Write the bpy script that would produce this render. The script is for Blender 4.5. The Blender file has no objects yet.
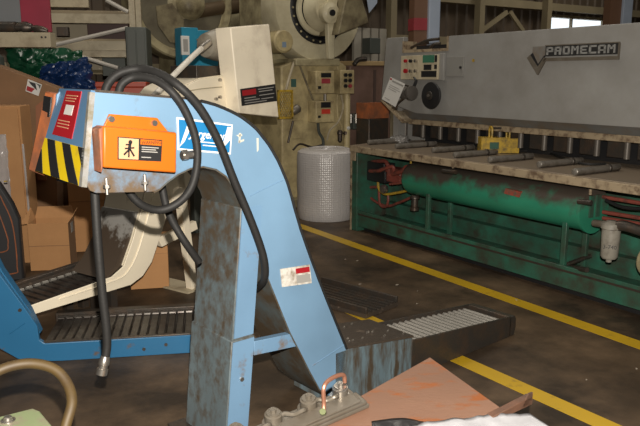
import bpy, math, random
from mathutils import Vector, Matrix, noise
R = math.radians
random.seed(7)
scene = bpy.context.scene
col = scene.collection

# ------------------------------------------------------------------ camera, world, lights, exposure
CAM_H, PITCH, FPX = 1.5, 11.1, 690.0
cd = bpy.data.cameras.new('camera'); cam = bpy.data.objects.new('camera', cd); col.objects.link(cam)
cam.location = (0, 0, CAM_H); cam.rotation_euler = (R(90 - PITCH), 0, 0)
cd.sensor_width = 36; cd.lens = FPX / 640 * 36; cd.clip_start = 0.05; cd.clip_end = 100
scene.camera = cam
vs = scene.view_settings
vs.view_transform = 'Standard'; vs.look = 'None'; vs.gamma = 1; vs.exposure = 0.0; vs.use_curve_mapping = False
w = bpy.data.worlds.new('world'); scene.world = w; w.use_nodes = True
w.node_tree.nodes['Background'].inputs[0].default_value = (.86, .93, 1, 1)
w.node_tree.nodes['Background'].inputs[1].default_value = 1.6
# flash on top of the camera
fl = bpy.data.lights.new('camera_flash', 'SPOT'); fl.energy = 830; fl.color = (1, .925, .82)
fl.spot_size = R(100); fl.spot_blend = .6; fl.shadow_soft_size = .014
flo = bpy.data.objects.new('camera_flash', fl); col.objects.link(flo)
flo.location = (.03, .0, CAM_H + .17); flo.rotation_euler = (R(90 - PITCH), 0, 0)
# hall lamps under the roof
def lamp(x, y, e, size=1.6, z=6.2, c=(1, .92, .80)):
    l = bpy.data.lights.new('hall_lamp', 'AREA'); l.energy = e; l.size = size; l.color = c
    o = bpy.data.objects.new('hall_lamp', l); col.objects.link(o); o.location = (x, y, z)
for x, y, e in ((1.6, 4.6, 48), (-2.5, 2.0, 18), (-1.0, 7.0, 80), (3.5, 9.5, 60), (6.5, 13.5, 110), (-5.0, 6.0, 30)):
    lamp(x, y, e)

# ------------------------------------------------------------------ helpers
SP, CP = math.sin(R(PITCH)), math.cos(R(PITCH))
CAMP = Vector((0, 0, CAM_H))
def ray(x, y):
    dx, dy = (x - 320) / FPX, (213 - y) / FPX
    return Vector((dx, CP + dy * SP, -SP + dy * CP))
def G(x, y, z=0.0):
    r = ray(x, y); t = (z - CAM_H) / r.z
    return CAMP + r * t
def D(x, y, Y):
    r = ray(x, y); return CAMP + r * (Y / r.y)

MATS = {}
def mat(name, c, rough=.55, metal=0, dirt=None, dscale=5, damt=.5, dsoft=.12, bump=0, bscale=60, var=.12, spec=.5, zmask=None, xmask=None, trans=0, stretch=None):
    """painted / bare surface: base colour, slight variation, stain patches, fine bump. zmask=(z0,z1): stains gather between object heights"""
    if name in MATS: return MATS[name]
    m = bpy.data.materials.new(name); m.use_nodes = True; nt = m.node_tree; N = nt.nodes; L = nt.links
    b = N['Principled BSDF']; b.inputs['Roughness'].default_value = rough; b.inputs['Metallic'].default_value = metal
    b.inputs['Specular IOR Level'].default_value = spec
    if trans: b.inputs['Transmission Weight'].default_value = trans
    tc = N.new('ShaderNodeTexCoord'); vec = tc.outputs['Object']
    if stretch:
        mp = N.new('ShaderNodeMapping'); mp.inputs['Scale'].default_value = stretch; L.new(vec, mp.inputs[0]); vec = mp.outputs[0]
    n1 = N.new('ShaderNodeTexNoise'); n1.inputs['Scale'].default_value = 2.3; n1.inputs['Detail'].default_value = 8; L.new(vec, n1.inputs['Vector'])
    mr = N.new('ShaderNodeMapRange'); mr.inputs[1].default_value = .3; mr.inputs[2].default_value = .7; mr.inputs[3].default_value = 1 - var; mr.inputs[4].default_value = 1 + var * .6
    L.new(n1.outputs['Fac'], mr.inputs[0])
    mul = N.new('ShaderNodeMix'); mul.data_type = 'RGBA'; mul.blend_type = 'MULTIPLY'; mul.inputs[0].default_value = 1
    mul.inputs[6].default_value = (*c, 1); L.new(mr.outputs[0], mul.inputs[7]); out = mul.outputs[2]
    if dirt:
        n2 = N.new('ShaderNodeTexNoise'); n2.inputs['Scale'].default_value = dscale; n2.inputs['Detail'].default_value = 10; n2.inputs['Roughness'].default_value = .65
        L.new(vec, n2.inputs['Vector']); src = n2.outputs['Fac']
        if zmask:
            sx = N.new('ShaderNodeSeparateXYZ'); L.new(tc.outputs['Object'], sx.inputs[0])
            zr = N.new('ShaderNodeMapRange'); zr.inputs[1].default_value = zmask[0]; zr.inputs[2].default_value = zmask[1]; zr.inputs[3].default_value = -.28; zr.inputs[4].default_value = .28
            L.new(sx.outputs['Z'], zr.inputs[0]); ad = N.new('ShaderNodeMath'); L.new(src, ad.inputs[0]); L.new(zr.outputs[0], ad.inputs[1]); src = ad.outputs[0]
        if xmask:
            sx2 = N.new('ShaderNodeSeparateXYZ'); L.new(tc.outputs['Object'], sx2.inputs[0])
            xr = N.new('ShaderNodeMapRange'); xr.inputs[1].default_value = xmask[0]; xr.inputs[2].default_value = xmask[1]; xr.inputs[3].default_value = -.6; xr.inputs[4].default_value = 0
            L.new(sx2.outputs['X'], xr.inputs[0]); ad2 = N.new('ShaderNodeMath'); L.new(src, ad2.inputs[0]); L.new(xr.outputs[0], ad2.inputs[1]); src = ad2.outputs[0]
        r2 = N.new('ShaderNodeMapRange'); th = 1 - damt; r2.inputs[1].default_value = th - dsoft; r2.inputs[2].default_value = th + dsoft; L.new(src, r2.inputs[0])
        mx = N.new('ShaderNodeMix'); mx.data_type = 'RGBA'; L.new(r2.outputs[0], mx.inputs[0]); L.new(out, mx.inputs[6]); mx.inputs[7].default_value = (*dirt, 1); out = mx.outputs[2]
    L.new(out, b.inputs['Base Color'])
    if bump:
        n3 = N.new('ShaderNodeTexNoise'); n3.inputs['Scale'].default_value = bscale; n3.inputs['Detail'].default_value = 4; L.new(vec, n3.inputs['Vector'])
        bp = N.new('ShaderNodeBump'); bp.inputs['Strength'].default_value = bump; bp.inputs['Distance'].default_value = .01; L.new(n3.outputs['Fac'], bp.inputs['Height']); L.new(bp.outputs[0], b.inputs['Normal'])
    MATS[name] = m; return m

class MB:
    def __init__(s): s.v = []; s.f = []
    def add(s, vs, fs):
        k = len(s.v); s.v += [tuple(v) for v in vs]; s.f += [tuple(i + k for i in f) for f in fs]; return s
    def box(s, x0, x1, y0, y1, z0, z1):
        return s.add([(x, y, z) for z in (z0, z1) for y in (y0, y1) for x in (x0, x1)], [(0, 2, 3, 1), (4, 5, 7, 6), (0, 1, 5, 4), (2, 6, 7, 3), (0, 4, 6, 2), (1, 3, 7, 5)])
    def hexa(s, b, t):   # four bottom points, four top points
        return s.add(list(b) + list(t), [(3, 2, 1, 0), (4, 5, 6, 7), (0, 1, 5, 4), (1, 2, 6, 5), (2, 3, 7, 6), (3, 0, 4, 7)])
    def prism(s, poly, y0, y1):   # outline in local x,z pulled along y
        n = len(poly)
        return s.add([(x, y0, z) for x, z in poly] + [(x, y1, z) for x, z in poly], [tuple(range(n - 1, -1, -1)), tuple(range(n, 2 * n))] + [(i, (i + 1) % n, n + (i + 1) % n, n + i) for i in range(n)])
    def prismx(s, poly, x0, x1):  # outline in local y,z pulled along x
        n = len(poly)
        return s.add([(x0, y, z) for y, z in poly] + [(x1, y, z) for y, z in poly], [tuple(range(n - 1, -1, -1)), tuple(range(n, 2 * n))] + [(i, (i + 1) % n, n + (i + 1) % n, n + i) for i in range(n)])
    def prismz(s, poly, z0, z1):
        n = len(poly)
        return s.add([(x, y, z0) for x, y in poly] + [(x, y, z1) for x, y in poly], [tuple(range(n - 1, -1, -1)), tuple(range(n, 2 * n))] + [(i, (i + 1) % n, n + (i + 1) % n, n + i) for i in range(n)])
    def strip(s, path, y0, y1, th):  # sheet following an x,z path, between y0 and y1
        off = []
        for i, (x, z) in enumerate(path):
            a = path[max(i - 1, 0)]; b = path[min(i + 1, len(path) - 1)]
            dx, dz = b[0] - a[0], b[1] - a[1]; l = math.hypot(dx, dz) or 1
            off.append((x - dz / l * th, z + dx / l * th))
        return s.prism(list(path) + off[::-1], y0, y1)
    def cyl(s, p0, p1, r0, r1=None, seg=16, cap=True):
        p0, p1 = Vector(p0), Vector(p1); r1 = r0 if r1 is None else r1
        d = (p1 - p0).normalized(); a = d.orthogonal().normalized(); b = d.cross(a)
        vs = [];
        for p, r in ((p0, r0), (p1, r1)):
            vs += [p + (a * math.cos(2 * math.pi * i / seg) + b * math.sin(2 * math.pi * i / seg)) * r for i in range(seg)]
        fs = [(i, (i + 1) % seg, seg + (i + 1) % seg, seg + i) for i in range(seg)]
        if cap: fs += [tuple(range(seg - 1, -1, -1)), tuple(range(seg, 2 * seg))]
        return s.add(vs, fs)
    def lathe(s, o, d, prof, seg=32):  # prof: (distance along axis, radius)
        o = Vector(o); d = Vector(d).normalized(); a = d.orthogonal().normalized(); b = d.cross(a); vs = []; fs = []; n = len(prof)
        for t, r in prof:
            vs += [o + d * t + (a * math.cos(2 * math.pi * i / seg) + b * math.sin(2 * math.pi * i / seg)) * max(r, 1e-4) for i in range(seg)]
        for j in range(n - 1):
            fs += [(j * seg + i, j * seg + (i + 1) % seg, (j + 1) * seg + (i + 1) % seg, (j + 1) * seg + i) for i in range(seg)]
        fs += [tuple(range(seg - 1, -1, -1)), tuple(range((n - 1) * seg, n * seg))]
        return s.add(vs, fs)
    def tube(s, pts, r, seg=10, sub=6, closed=False):
        P = [Vector(p) for p in pts]; n = len(P); path = []
        rng = n if closed else n - 1
        for i in range(rng):
            if closed: a, b, c, d = P[i - 1], P[i], P[(i + 1) % n], P[(i + 2) % n]
            else: a, b, c, d = P[max(i - 1, 0)], P[i], P[i + 1], P[min(i + 2, n - 1)]
            for k in range(sub):
                t = k / sub
                path.append(.5 * ((2 * b) + (c - a) * t + (2 * a - 5 * b + 4 * c - d) * t * t + (3 * b - a - 3 * c + d) * t ** 3))
        if not closed: path.append(P[-1])
        m = len(path); up = None; vs = []; fs = []
        for i, p in enumerate(path):
            q = (path[(i + 1) % m] - path[i - 1]) if closed else (path[min(i + 1, m - 1)] - path[max(i - 1, 0)])
            q.normalize()
            up = q.orthogonal() if up is None else up - q * up.dot(q)
            if up.length < 1e-6: up = q.orthogonal()
            up.normalize(); b = q.cross(up)
            vs += [p + (up * math.cos(2 * math.pi * k / seg) + b * math.sin(2 * math.pi * k / seg)) * r for k in range(seg)]
        for i in range(m if closed else m - 1):
            j = (i + 1) % m
            fs += [(i * seg + k, i * seg + (k + 1) % seg, j * seg + (k + 1) % seg, j * seg + k) for k in range(seg)]
        if not closed: fs += [tuple(range(seg - 1, -1, -1)), tuple(range((m - 1) * seg, m * seg))]
        return s.add(vs, fs)
    def build(s, name, m, parent=None, bevel=0, smooth=True, label=None):
        me = bpy.data.meshes.new(name); me.from_pydata(s.v, [], s.f); me.validate(); me.update()
        o = bpy.data.objects.new(name, me); col.objects.link(o)
        import bmesh
        bm = bmesh.new(); bm.from_mesh(me); bmesh.ops.recalc_face_normals(bm, faces=bm.faces); bm.to_mesh(me); bm.free()
        if smooth:
            for p in me.polygons: p.use_smooth = True
            me.set_sharp_from_angle(angle=R(38))
        me.materials.append(m)
        if parent is not None: o.parent = getattr(parent, 'o', parent)
        if bevel:
            b = o.modifiers.new('bevel', 'BEVEL'); b.width = bevel; b.segments = 2; b.limit_method = 'ANGLE'; b.angle_limit = R(35); b.harden_normals = False
        if label: o['label'] = label
        return o
def tag(o, label, cat, group=None, kind=None):
    o = getattr(o, 'o', o)
    if label: o['label'] = label
    if cat: o['category'] = cat
    if group: o['group'] = group
    if kind: o['kind'] = kind
    return o
class Thing:
    """an Empty at the thing's base; local x = heading, local y = away from the viewer, local z up"""
    def __init__(s, name, label, cat, org, head=0, group=None, kind=None):
        s.o = bpy.data.objects.new(name, None); col.objects.link(s.o); s.o.empty_display_size = .1
        s.org = Vector(org); s.h = R(head); s.o.location = s.org; s.o.rotation_euler = (0, 0, s.h)
        s.u = Vector((math.cos(s.h), math.sin(s.h), 0)); s.v = Vector((-math.sin(s.h), math.cos(s.h), 0))
        tag(s.o, label, cat, group, kind)
    def loc(s, P):
        d = P - s.org; return Vector((d.dot(s.u), d.dot(s.v), d.z))
    def P(s, x, y, t=0.0):     # sight line -> local point on the plane local y = t
        r = ray(x, y); d0 = CAMP - s.org; k = (t - d0.dot(s.v)) / r.dot(s.v)
        return s.loc(CAMP + r * k)
    def Q(s, x, y, t=0.0):
        p = s.P(x, y, t); return (p.x, p.z)
    def X(s, x, y, t):         # sight line -> local point on the plane local x = t
        r = ray(x, y); d0 = CAMP - s.org; k = (t - d0.dot(s.u)) / r.dot(s.u)
        return s.loc(CAMP + r * k)
    def Z(s, x, y, t):
        return s.loc(G(x, y, t + s.org.z))
def text(name, s, size, m, parent, M, shear=0, depth=.0015, sx=1, bold=0, align='CENTER'):
    cu = bpy.data.curves.new(name, 'FONT'); cu.body = s; cu.size = size; cu.extrude = depth; cu.shear = shear; cu.offset = bold
    cu.align_x = align; cu.align_y = 'CENTER'; cu.resolution_u = 2
    t = bpy.data.objects.new('tmp', cu); col.objects.link(t)
    me = bpy.data.meshes.new_from_object(t.evaluated_get(bpy.context.evaluated_depsgraph_get()))
    bpy.data.objects.remove(t); me.materials.clear(); me.materials.append(m)
    o = bpy.data.objects.new(name, me); col.objects.link(o); o.parent = getattr(parent, 'o', parent)
    o.matrix_local = M @ Matrix.Diagonal((sx, 1, 1, 1)); return o
def facing_front(x, y, z, roll=0, yaw=0):   # lettering on a face that looks to local -y
    return Matrix.Translation((x, y, z)) @ Matrix.Rotation(R(yaw), 4, 'Z') @ Matrix.Rotation(R(roll), 4, 'Y') @ Matrix.Rotation(R(90), 4, 'X')
def copy_tree(o, parent=None):
    c = o.copy(); col.objects.link(c)
    if parent is not None: c.parent = parent
    for ch in list(o.children): copy_tree(ch, c)
    return c
def bolt(parent, p, d, r=.012, h=.01, m=None):
    p = Vector(p); return MB().cyl(p, p + Vector(d) * h, r, seg=6).build('bolt', m or ZINC, parent)

# ------------------------------------------------------------------ materials
BLUE = mat('blue_paint', (.145, .258, .395), .42, dirt=(.16, .11, .07), dscale=7, damt=.36, dsoft=.06, var=.16)
BLUEHEAD = mat('blue_paint_rusted_below', (.15, .262, .39), .45, dirt=(.115, .08, .05), dscale=11, damt=.44, dsoft=.13, var=.2, zmask=(1.50, 1.0), xmask=(.02, -.20))
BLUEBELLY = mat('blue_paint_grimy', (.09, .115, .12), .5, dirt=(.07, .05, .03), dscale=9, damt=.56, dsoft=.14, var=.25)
BLUELEG = mat('blue_paint_leg', (.12, .155, .17), .5, dirt=(.072, .055, .038), dscale=20, damt=.49, dsoft=.12, var=.35, stretch=(1, 1, .7), zmask=(-1.2, 2.4), bump=.1, bscale=60)
BLUE2 = mat('bright_blue_paint', (.02, .125, .26), .38, dirt=(.10, .075, .06), dscale=9, damt=.34, dsoft=.05)
GRIME = mat('oily_grime', (.055, .043, .034), .38, dirt=(.16, .12, .09), dscale=22, damt=.36, dsoft=.05, bump=.4)
DARKSTEEL = mat('dark_steel', (.07, .062, .054), .42, .6, dirt=(.10, .07, .05), dscale=12, damt=.45, bump=.15)
SLAT = mat('wet_steel_slat', (.26, .245, .22), .3, .35, dirt=(.08, .065, .05), dscale=30, damt=.34, dsoft=.06)
SLATD = mat('dark_hinged_slat', (.085, .078, .07), .33, .6, dirt=(.04, .03, .025), dscale=14, damt=.5)
ZINC = mat('zinc_steel', (.48, .45, .41), .3, .9)
STEEL = mat('bright_bar_steel', (.27, .25, .22), .3, .5, dirt=(.12, .10, .08), dscale=18, damt=.42)
ORANGE = mat('orange_paint', (.50, .115, .005), .42, dirt=(.20, .07, .03), dscale=10, damt=.30, dsoft=.06)
RUSTOR = mat('rusty_orange', (.38, .11, .035), .6, dirt=(.18, .07, .035), dscale=8, damt=.5)
RUBBER = mat('black_rubber', (.015, .0145, .014), .6, spec=.3, bump=.1, bscale=120)
BLACK = mat('black_plastic', (.014, .014, .015), .45)
CREAM = mat('cream_paint', (.88, .79, .62), .45, dirt=(.35, .28, .19), dscale=6, damt=.30, dsoft=.07)
CREAMDIM = mat('cream_press_paint', (.52, .43, .23), .5, dirt=(.16, .12, .065), dscale=4, damt=.42, dsoft=.15)
KHAKI = mat('khaki_paint', (.40, .35, .21), .5, dirt=(.10, .075, .04), dscale=4, damt=.42, dsoft=.15)
KHAKIDK = mat('dark_khaki', (.24, .205, .12), .55, dirt=(.07, .05, .03), dscale=4, damt=.45)
GREYP = mat('shear_grey_paint', (.265, .262, .25), .5, dirt=(.19, .18, .165), dscale=2.5, damt=.46, dsoft=.2, bump=.05, bscale=200)
GREYP2 = mat('shear_grey_apron', (.15, .152, .148), .5, dirt=(.14, .11, .08), dscale=6, damt=.45)
GREEN = mat('green_paint', (.030, .135, .090), .42, dirt=(.04, .035, .025), dscale=5, damt=.48, dsoft=.16, var=.3)
TANK = mat('green_tank_sooty_top', (.03, .24, .145), .38, dirt=(.065, .052, .042), dscale=4, damt=.50, dsoft=.1, zmask=(.50, .80), var=.25)
TANBAR = mat('chipped_tan_edge', (.33, .26, .17), .6, dirt=(.12, .08, .05), dscale=14, damt=.45, dsoft=.08)
TABLETOP = mat('worn_table_steel', (.23, .18, .13), .45, .15, dirt=(.24, .19, .13), dscale=10, damt=.36, bump=.1)
REDPIPE = mat('red_oxide_pipe', (.22, .055, .04), .45, dirt=(.06, .03, .025), dscale=14, damt=.42)
YELLOW = mat('yellow_paint', (.50, .32, .025), .5, dirt=(.14, .10, .03), dscale=16, damt=.46)
TAPEY = mat('yellow_tape', (.62, .45, .012), .35, dirt=(.3, .2, .04), dscale=16, damt=.35)
LINE = mat('yellow_floor_paint', (.50, .31, .01), .42, dirt=(.20, .13, .03), dscale=9, damt=.32, dsoft=.1)
CARD = mat('cardboard', (.47, .245, .10), .8, dirt=(.38, .19, .075), dscale=3, damt=.45, dsoft=.2, bump=.08)
CARDDK = mat('dark_cardboard', (.25, .135, .065), .8, dirt=(.18, .1, .05), dscale=3, damt=.45, dsoft=.2)
TAPE = mat('carton_tape', (.50, .34, .19), .3)
WHITEP = mat('white_print', (.62, .61, .58), .5, var=.03)
REDP = mat('red_print', (.33, .012, .018), .4, var=.05)
BLUEP = mat('sign_blue', (.015, .16, .37), .35, var=.05)
PEACH = mat('peach_print', (.56, .32, .18), .45, var=.05)
GREYPR = mat('grey_print', (.30, .29, .27), .5, var=.05)
TEAL = mat('teal_paint', (.02, .23, .36), .4)
BROWNM = mat('brown_machine', (.20, .125, .10), .5, dirt=(.12, .075, .055), dscale=3, damt=.45)
WOODB = mat('rusty_board', (.185, .098, .062), .6, dirt=(.22, .066, .015), dscale=11, damt=.42, dsoft=.05, stretch=(.5, 1.6, 1), var=.2, bump=.1)
ALU = mat('dusty_aluminium', (.17, .152, .125), .45, .35, dirt=(.12, .10, .075), dscale=9, damt=.5, dsoft=.15)
COPPER = mat('copper_tube', (.36, .17, .11), .4, .5)
OCHRE = mat('ochre_hose', (.062, .038, .010), .6, dirt=(.04, .024, .009), dscale=12, damt=.45)
PALEGREEN = mat('pale_green_paint', (.24, .29, .155), .45, dirt=(.26, .21, .165), dscale=9, damt=.5, dsoft=.06)
SHEET = mat('white_plastic_sheet', (.36, .36, .38), .35, var=.05)
GTARP = mat('green_tarp', (.008, .065, .03), .3, var=.3)
BTARP = mat('blue_tarp', (.008, .03, .11), .35, var=.3)
MAG = mat('crimson_panel', (.33, .03, .06), .45, var=.2)
IVORY = mat('ivory_paint', (.46, .40, .28), .5, dirt=(.25, .2, .13), dscale=5, damt=.4)
GREYDK = mat('dark_grey_green', (.075, .085, .075), .55)
GREYCOL = mat('column_blue_grey', (.36, .42, .52), .45)
BROWNCOL = mat('column_brown', (.16, .085, .05), .6)
REDTRIM = mat('column_red', (.30, .04, .05), .5)
WALLM = mat('wall_sheet', (.115, .085, .055), .6, dirt=(.07, .05, .035), dscale=1.5, damt=.5, dsoft=.25)
WALLPALE = mat('pale_insulation', (.40, .37, .31), .7, var=.2)
GIRT = mat('girt_steel', (.27, .225, .14), .55)
FLOORM = mat('stained_concrete', (.140, .093, .056), .5, dirt=(.030, .021, .014), dscale=1.7, damt=.52, dsoft=.16, var=.5, bump=.12, bscale=35, spec=.2)
LEDG = mat('display_green', (.05, .16, .10), .25)

# ------------------------------------------------------------------ the hall
room = dict(org=(0, 13, 0), head=33)
def struct(name, label=None):
    t = Thing(name, label, None, room['org'], room['head'], kind='structure'); return t
X0, X1, Y0, Y1, ZC = -15, 14, -19, 0, 7.0
fl_ = struct('floor')
MB().box(X0, X1, Y0, Y1, -.2, 0).build('slab', FLOORM, fl_, smooth=False)
def floor_line(a, b, wd):
    a, b = fl_.loc(Vector((*a, 0))), fl_.loc(Vector((*b, 0))); d = (b - a).normalized(); n = Vector((-d.y, d.x, 0)) * wd / 2
    q = [a + n, a - n, b - n, b + n]
    MB().hexa([(p.x, p.y, -.01) for p in q], [(p.x, p.y, .0015) for p in q]).build('painted_line', LINE, fl_)
floor_line((-.72, 7.77), (2.9, 2.02), .115)
floor_line((.03, 4.56), (1.95, 1.80), .105)
wb = struct('wall_back')
# ribbed sheet in panels between the girts, with the window left open
def ribbed(t, x0, x1, z0, z1, y, m, name='wall_panel', pitch=.28, dep=.035):
    pts = []; x = x0
    while x < x1:
        pts += [(x, y), (min(x + pitch * .55, x1), y), (min(x + pitch * .65, x1), y - dep), (min(x + pitch * .9, x1), y - dep)]; x += pitch
    pts.append((x1, y)); n = len(pts)
    MB().add([(px, py, z0) for px, py in pts] + [(px, py, z1) for px, py in pts], [(i, i + 1, n + i + 1, n + i) for i in range(n - 1)]).build(name, m, t, smooth=False)
wx0, wx1 = wb.P(542, 20).x, wb.P(603, 20).x; wz0, wz1 = 1.95, 2.86
ribbed(wb, X0, -1.0, 0, ZC, 0, WALLM); ribbed(wb, -1.0, wx0, 0, ZC, 0, WALLM)
ribbed(wb, wx0, wx1, 0, wz0, 0, WALLM); ribbed(wb, wx0, wx1, wz1, ZC, 0, WALLM); ribbed(wb, wx1, X1, 0, ZC, 0, WALLM)
for z in (1.55, 2.15, 2.98, 3.75, 4.6, 5.5):
    for x0, x1 in ((X0, wx0 - .15), (wx1 + .15, X1)) if z == 2.15 else ((X0, X1),):
        MB().box(x0, x1, -.26, -.04, z, z + .16).build('girt', GIRT, wb)
wn = struct('window_1')
fr = MB(); fr.box(wx0 - .06, wx0, -.1, .06, wz0, wz1).box(wx1, wx1 + .06, -.1, .06, wz0, wz1).box(wx0, wx1, -.1, .06, wz0 - .06, wz0).box(wx0, wx1, -.1, .06, wz1, wz1 + .06)
fr.build('window_frame', GIRT, wn)
gm = bpy.data.materials.new('clear_pane'); gm.use_nodes = True
gb = gm.node_tree.nodes['Principled BSDF']; gb.inputs['Transmission Weight'].default_value = 1; gb.inputs['Roughness'].default_value = .03; gb.inputs['IOR'].default_value = 1.02
for a, b in ((wx0, wx0 + (wx1 - wx0) * .45), (wx0 + (wx1 - wx0) * .45, wx1)):
    MB().box(a + .02, b - .02, -.012, -.004, wz0, wz1).build('pane', gm, wn)
MB().box(wx0 + (wx1 - wx0) * .45 - .02, wx0 + (wx1 - wx0) * .45 + .02, -.05, .02, wz0, wz1).build('mullion', GIRT, wn)
MB().box(wx0 + .2, wx0 + (wx1 - wx0) * .45, -.05, .02, 2.55, 2.6).build('glazing_bar', GIRT, wn)
for nm, a in (('wall_left', (X0 - .2, X0, Y0, Y1)), ('wall_right', (X1, X1 + .2, Y0, Y1)), ('wall_front', (X0, X1, Y0 - .2, Y0))):
    t = struct(nm); MB().box(a[0], a[1], a[2], a[3], 0, ZC).build('wall_sheet', WALLM, t)
cl = struct('ceiling'); MB().box(X0, X1, Y0, Y1 + .1, ZC, ZC + .15).build('roof_sheet', WALLM, cl)
for k in range(6):
    MB().box(X0, X1, -3.2 * k - .9, -3.2 * k - .78, ZC - .3, ZC).build('purlin', GIRT, cl)
# columns: H section, brown web side, grey blue flange
def column(name, px, Y, wpx, label):
    b = D(px, 60, Y); wd = wpx * Y / 700
    t = Thing(name, label, 'column', (b.x, b.y, 0), 12, kind='structure')
    MB().box(-wd * .5, wd * .04, -.10, .10, 0, ZC).build('column_web', BROWNCOL, t)
    MB().box(wd * .04, wd * .5, -.16, .16, 0, ZC).build('column_flange', GREYCOL, t, bevel=.01)
    return t, wd
t, wd = column('trim_1', 422.5, 9.2, 25, 'steel column, brown web and pale blue flange, behind the grey shear')
z = (CAM_H + (77 - 31) / 690 * 9.2)
MB().box(-wd * .52, wd * .03, -.11, .11, z - .02, z + .13).build('red_band', REDTRIM, t)
column('trim_2', 613, 12.5, 22, 'steel column beside the bright window')
# diagonal braces on the wall
def beam(name, parent, p, q, wd, m):
    p, q = Vector(p), Vector(q); d = (q - p).normalized(); n = Vector((-d.z, 0, d.x)) * wd / 2
    a = [p + n, p - n, q - n, q + n]
    return MB().hexa([(k.x, k.y, k.z) for k in a], [(k.x, k.y + wd * .6, k.z) for k in a]).build(name, m, parent)
bw = wb.P
beam('wall_brace', wb, bw(482, 31, -.34), bw(508, 12, -.34), .09, GIRT); beam('wall_brace', wb, bw(524, 31, -.34), bw(511, 12, -.34), .09, GIRT)
for px in (390, 478, 545):
    p = wb.P(px, 20, -.3); MB().box(p.x - .07, p.x + .07, -.42, -.26, 0, ZC).build('wall_post', GIRT, wb)
p0, p1 = wb.P(345, 60, -.3), wb.P(388, 40, -.3)
pa, pb = wb.P(352, 62, -.3), wb.P(386, 36, -.3)
for k in range(4):
    x0 = pa.x + (pb.x - pa.x) * k / 4
    MB().box(x0 + .02, x0 + (pb.x - pa.x) / 4 - .02, -.34, -.27, .9, 2.4).build('insulation_panel', WALLPALE, wb)
b = bw(372, 46, -.5)
MB().box(b.x - .12, b.x + .12, -.6, -.35, b.z - .14, b.z + .14).build('switch_box', GREYDK, wb, bevel=.01)

# ------------------------------------------------------------------ blue chip conveyor (main)
CH = Thing('chip_conveyor', 'light blue gooseneck chip conveyor with orange guard box and hazard-striped end hood', 'conveyor', (-.388, 2.575, 0), 40.3)
W = .31
outer = [(-.453, 1.454), (-.123, 1.424), (-.062, 1.414), (.0, 1.398), (.065, 1.373), (.115, 1.348), (.155, 1.321), (.185, 1.297), (.211, 1.268), (.236, 1.24), (.258, 1.209), (.282, 1.172), (.302, 1.134), (.328, 1.08), (.347, 1.026), (.398, .871), (.497, .634), (.591, .429), (.666, .268)]
inner = [(.662, .012), (.58, .052), (.51, .118), (.455, .218), (.341, .438), (.237, .684), (.201, .775), (.137, .949), (.11, 1.032), (.078, 1.09), (.045, 1.132), (.0, 1.163), (-.055, 1.178), (-.11, 1.176), (-.163, 1.158), (-.205, 1.135), (-.237, 1.112), (-.26, 1.104), (-.47, 1.122), (-.49, 1.132), (-.498, 1.15)]
side = outer + inner[:-1] + [(-.498, 1.15), (-.47, 1.44)]
MB().prism(side, 0, .01).build('side_plate', BLUEHEAD, CH, bevel=.002)
MB().prism(side, W - .01, W).build('side_plate', BLUEHEAD, CH)
MB().strip(outer[::-1], .008, W - .008, -.008).build('top_cover', GRIME, CH)
MB().tube([(x + .003, -.002, z + .003) for x, z in outer[2:]], .006, 6, 2).build('rubber_edge', RUBBER, CH)
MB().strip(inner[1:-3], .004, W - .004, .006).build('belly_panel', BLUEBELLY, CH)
# weld seams on the side plate
MB().tube([CH.P(283, 180, -.001), CH.P(268, 187, -.001), CH.P(250, 196, -.001)][::-1], .0022, 5, 3).build('seam', BLUE, CH)
MB().tube([CH.P(344, 345, -.001), CH.P(312, 366, -.001)], .0025, 5, 3).build('seam', BLUE, CH)
for pts in (((236, 135), (242, 134), (242, 136), (238.5, 137)), ((239, 133), (241, 133), (240, 143), (238.5, 143)), ((238, 141), (244, 139), (244, 141), (239, 143)), ((256.5, 138), (258.5, 138), (258.5, 150), (257, 152))):
    pq = [CH.P(x, y, -.0005) for x, y in pts]; MB().prism([(p.x, p.z) for p in pq], -.0015, .001).build('paint_scuff', mat('bare_primer', (.5, .5, .44), .6), CH)
# support leg, leaning with the machine
def legsec(z, x0, x1, y0, y1): return [(x0, y0, z), (x1, y0, z), (x1, y1, z), (x0, y1, z)]
MB().hexa(legsec(.44, .048, .150, .004, W - .004), legsec(1.0, .107, .208, .004, W - .004)).build('support_leg', BLUELEG, CH, bevel=.004)
MB().hexa(legsec(.0, -.004, .105, -.003, W + .003), legsec(.466, .044, .156, -.003, W + .003)).build('leg_sleeve', BLUELEG, CH, bevel=.004)
MB().hexa(legsec(.474, .058, .150, -.002, .006), legsec(1.0, .112, .206, -.002, .006)).build('leg_front_plate', BLUE, CH)
MB().hexa(legsec(.002, .002, .103, -.006, .0), legsec(.46, .050, .152, -.006, .0)).build('sleeve_front_plate', BLUE, CH)
MB().box(-.075, .15, -.02, W + .035, 0, .012).build('foot_plate', DARKSTEEL, CH)
bolt(CH, CH.P(241.5, 379, -.006), (0, -1, 0), .010, .006, ZINC)
q = [CH.Q(255, 342), CH.Q(255, 356), CH.Q(297, 347), CH.Q(293, 334)]
MB().prism(q, .006, .04).build('cross_brace', BLUE, CH, bevel=.002)
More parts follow.
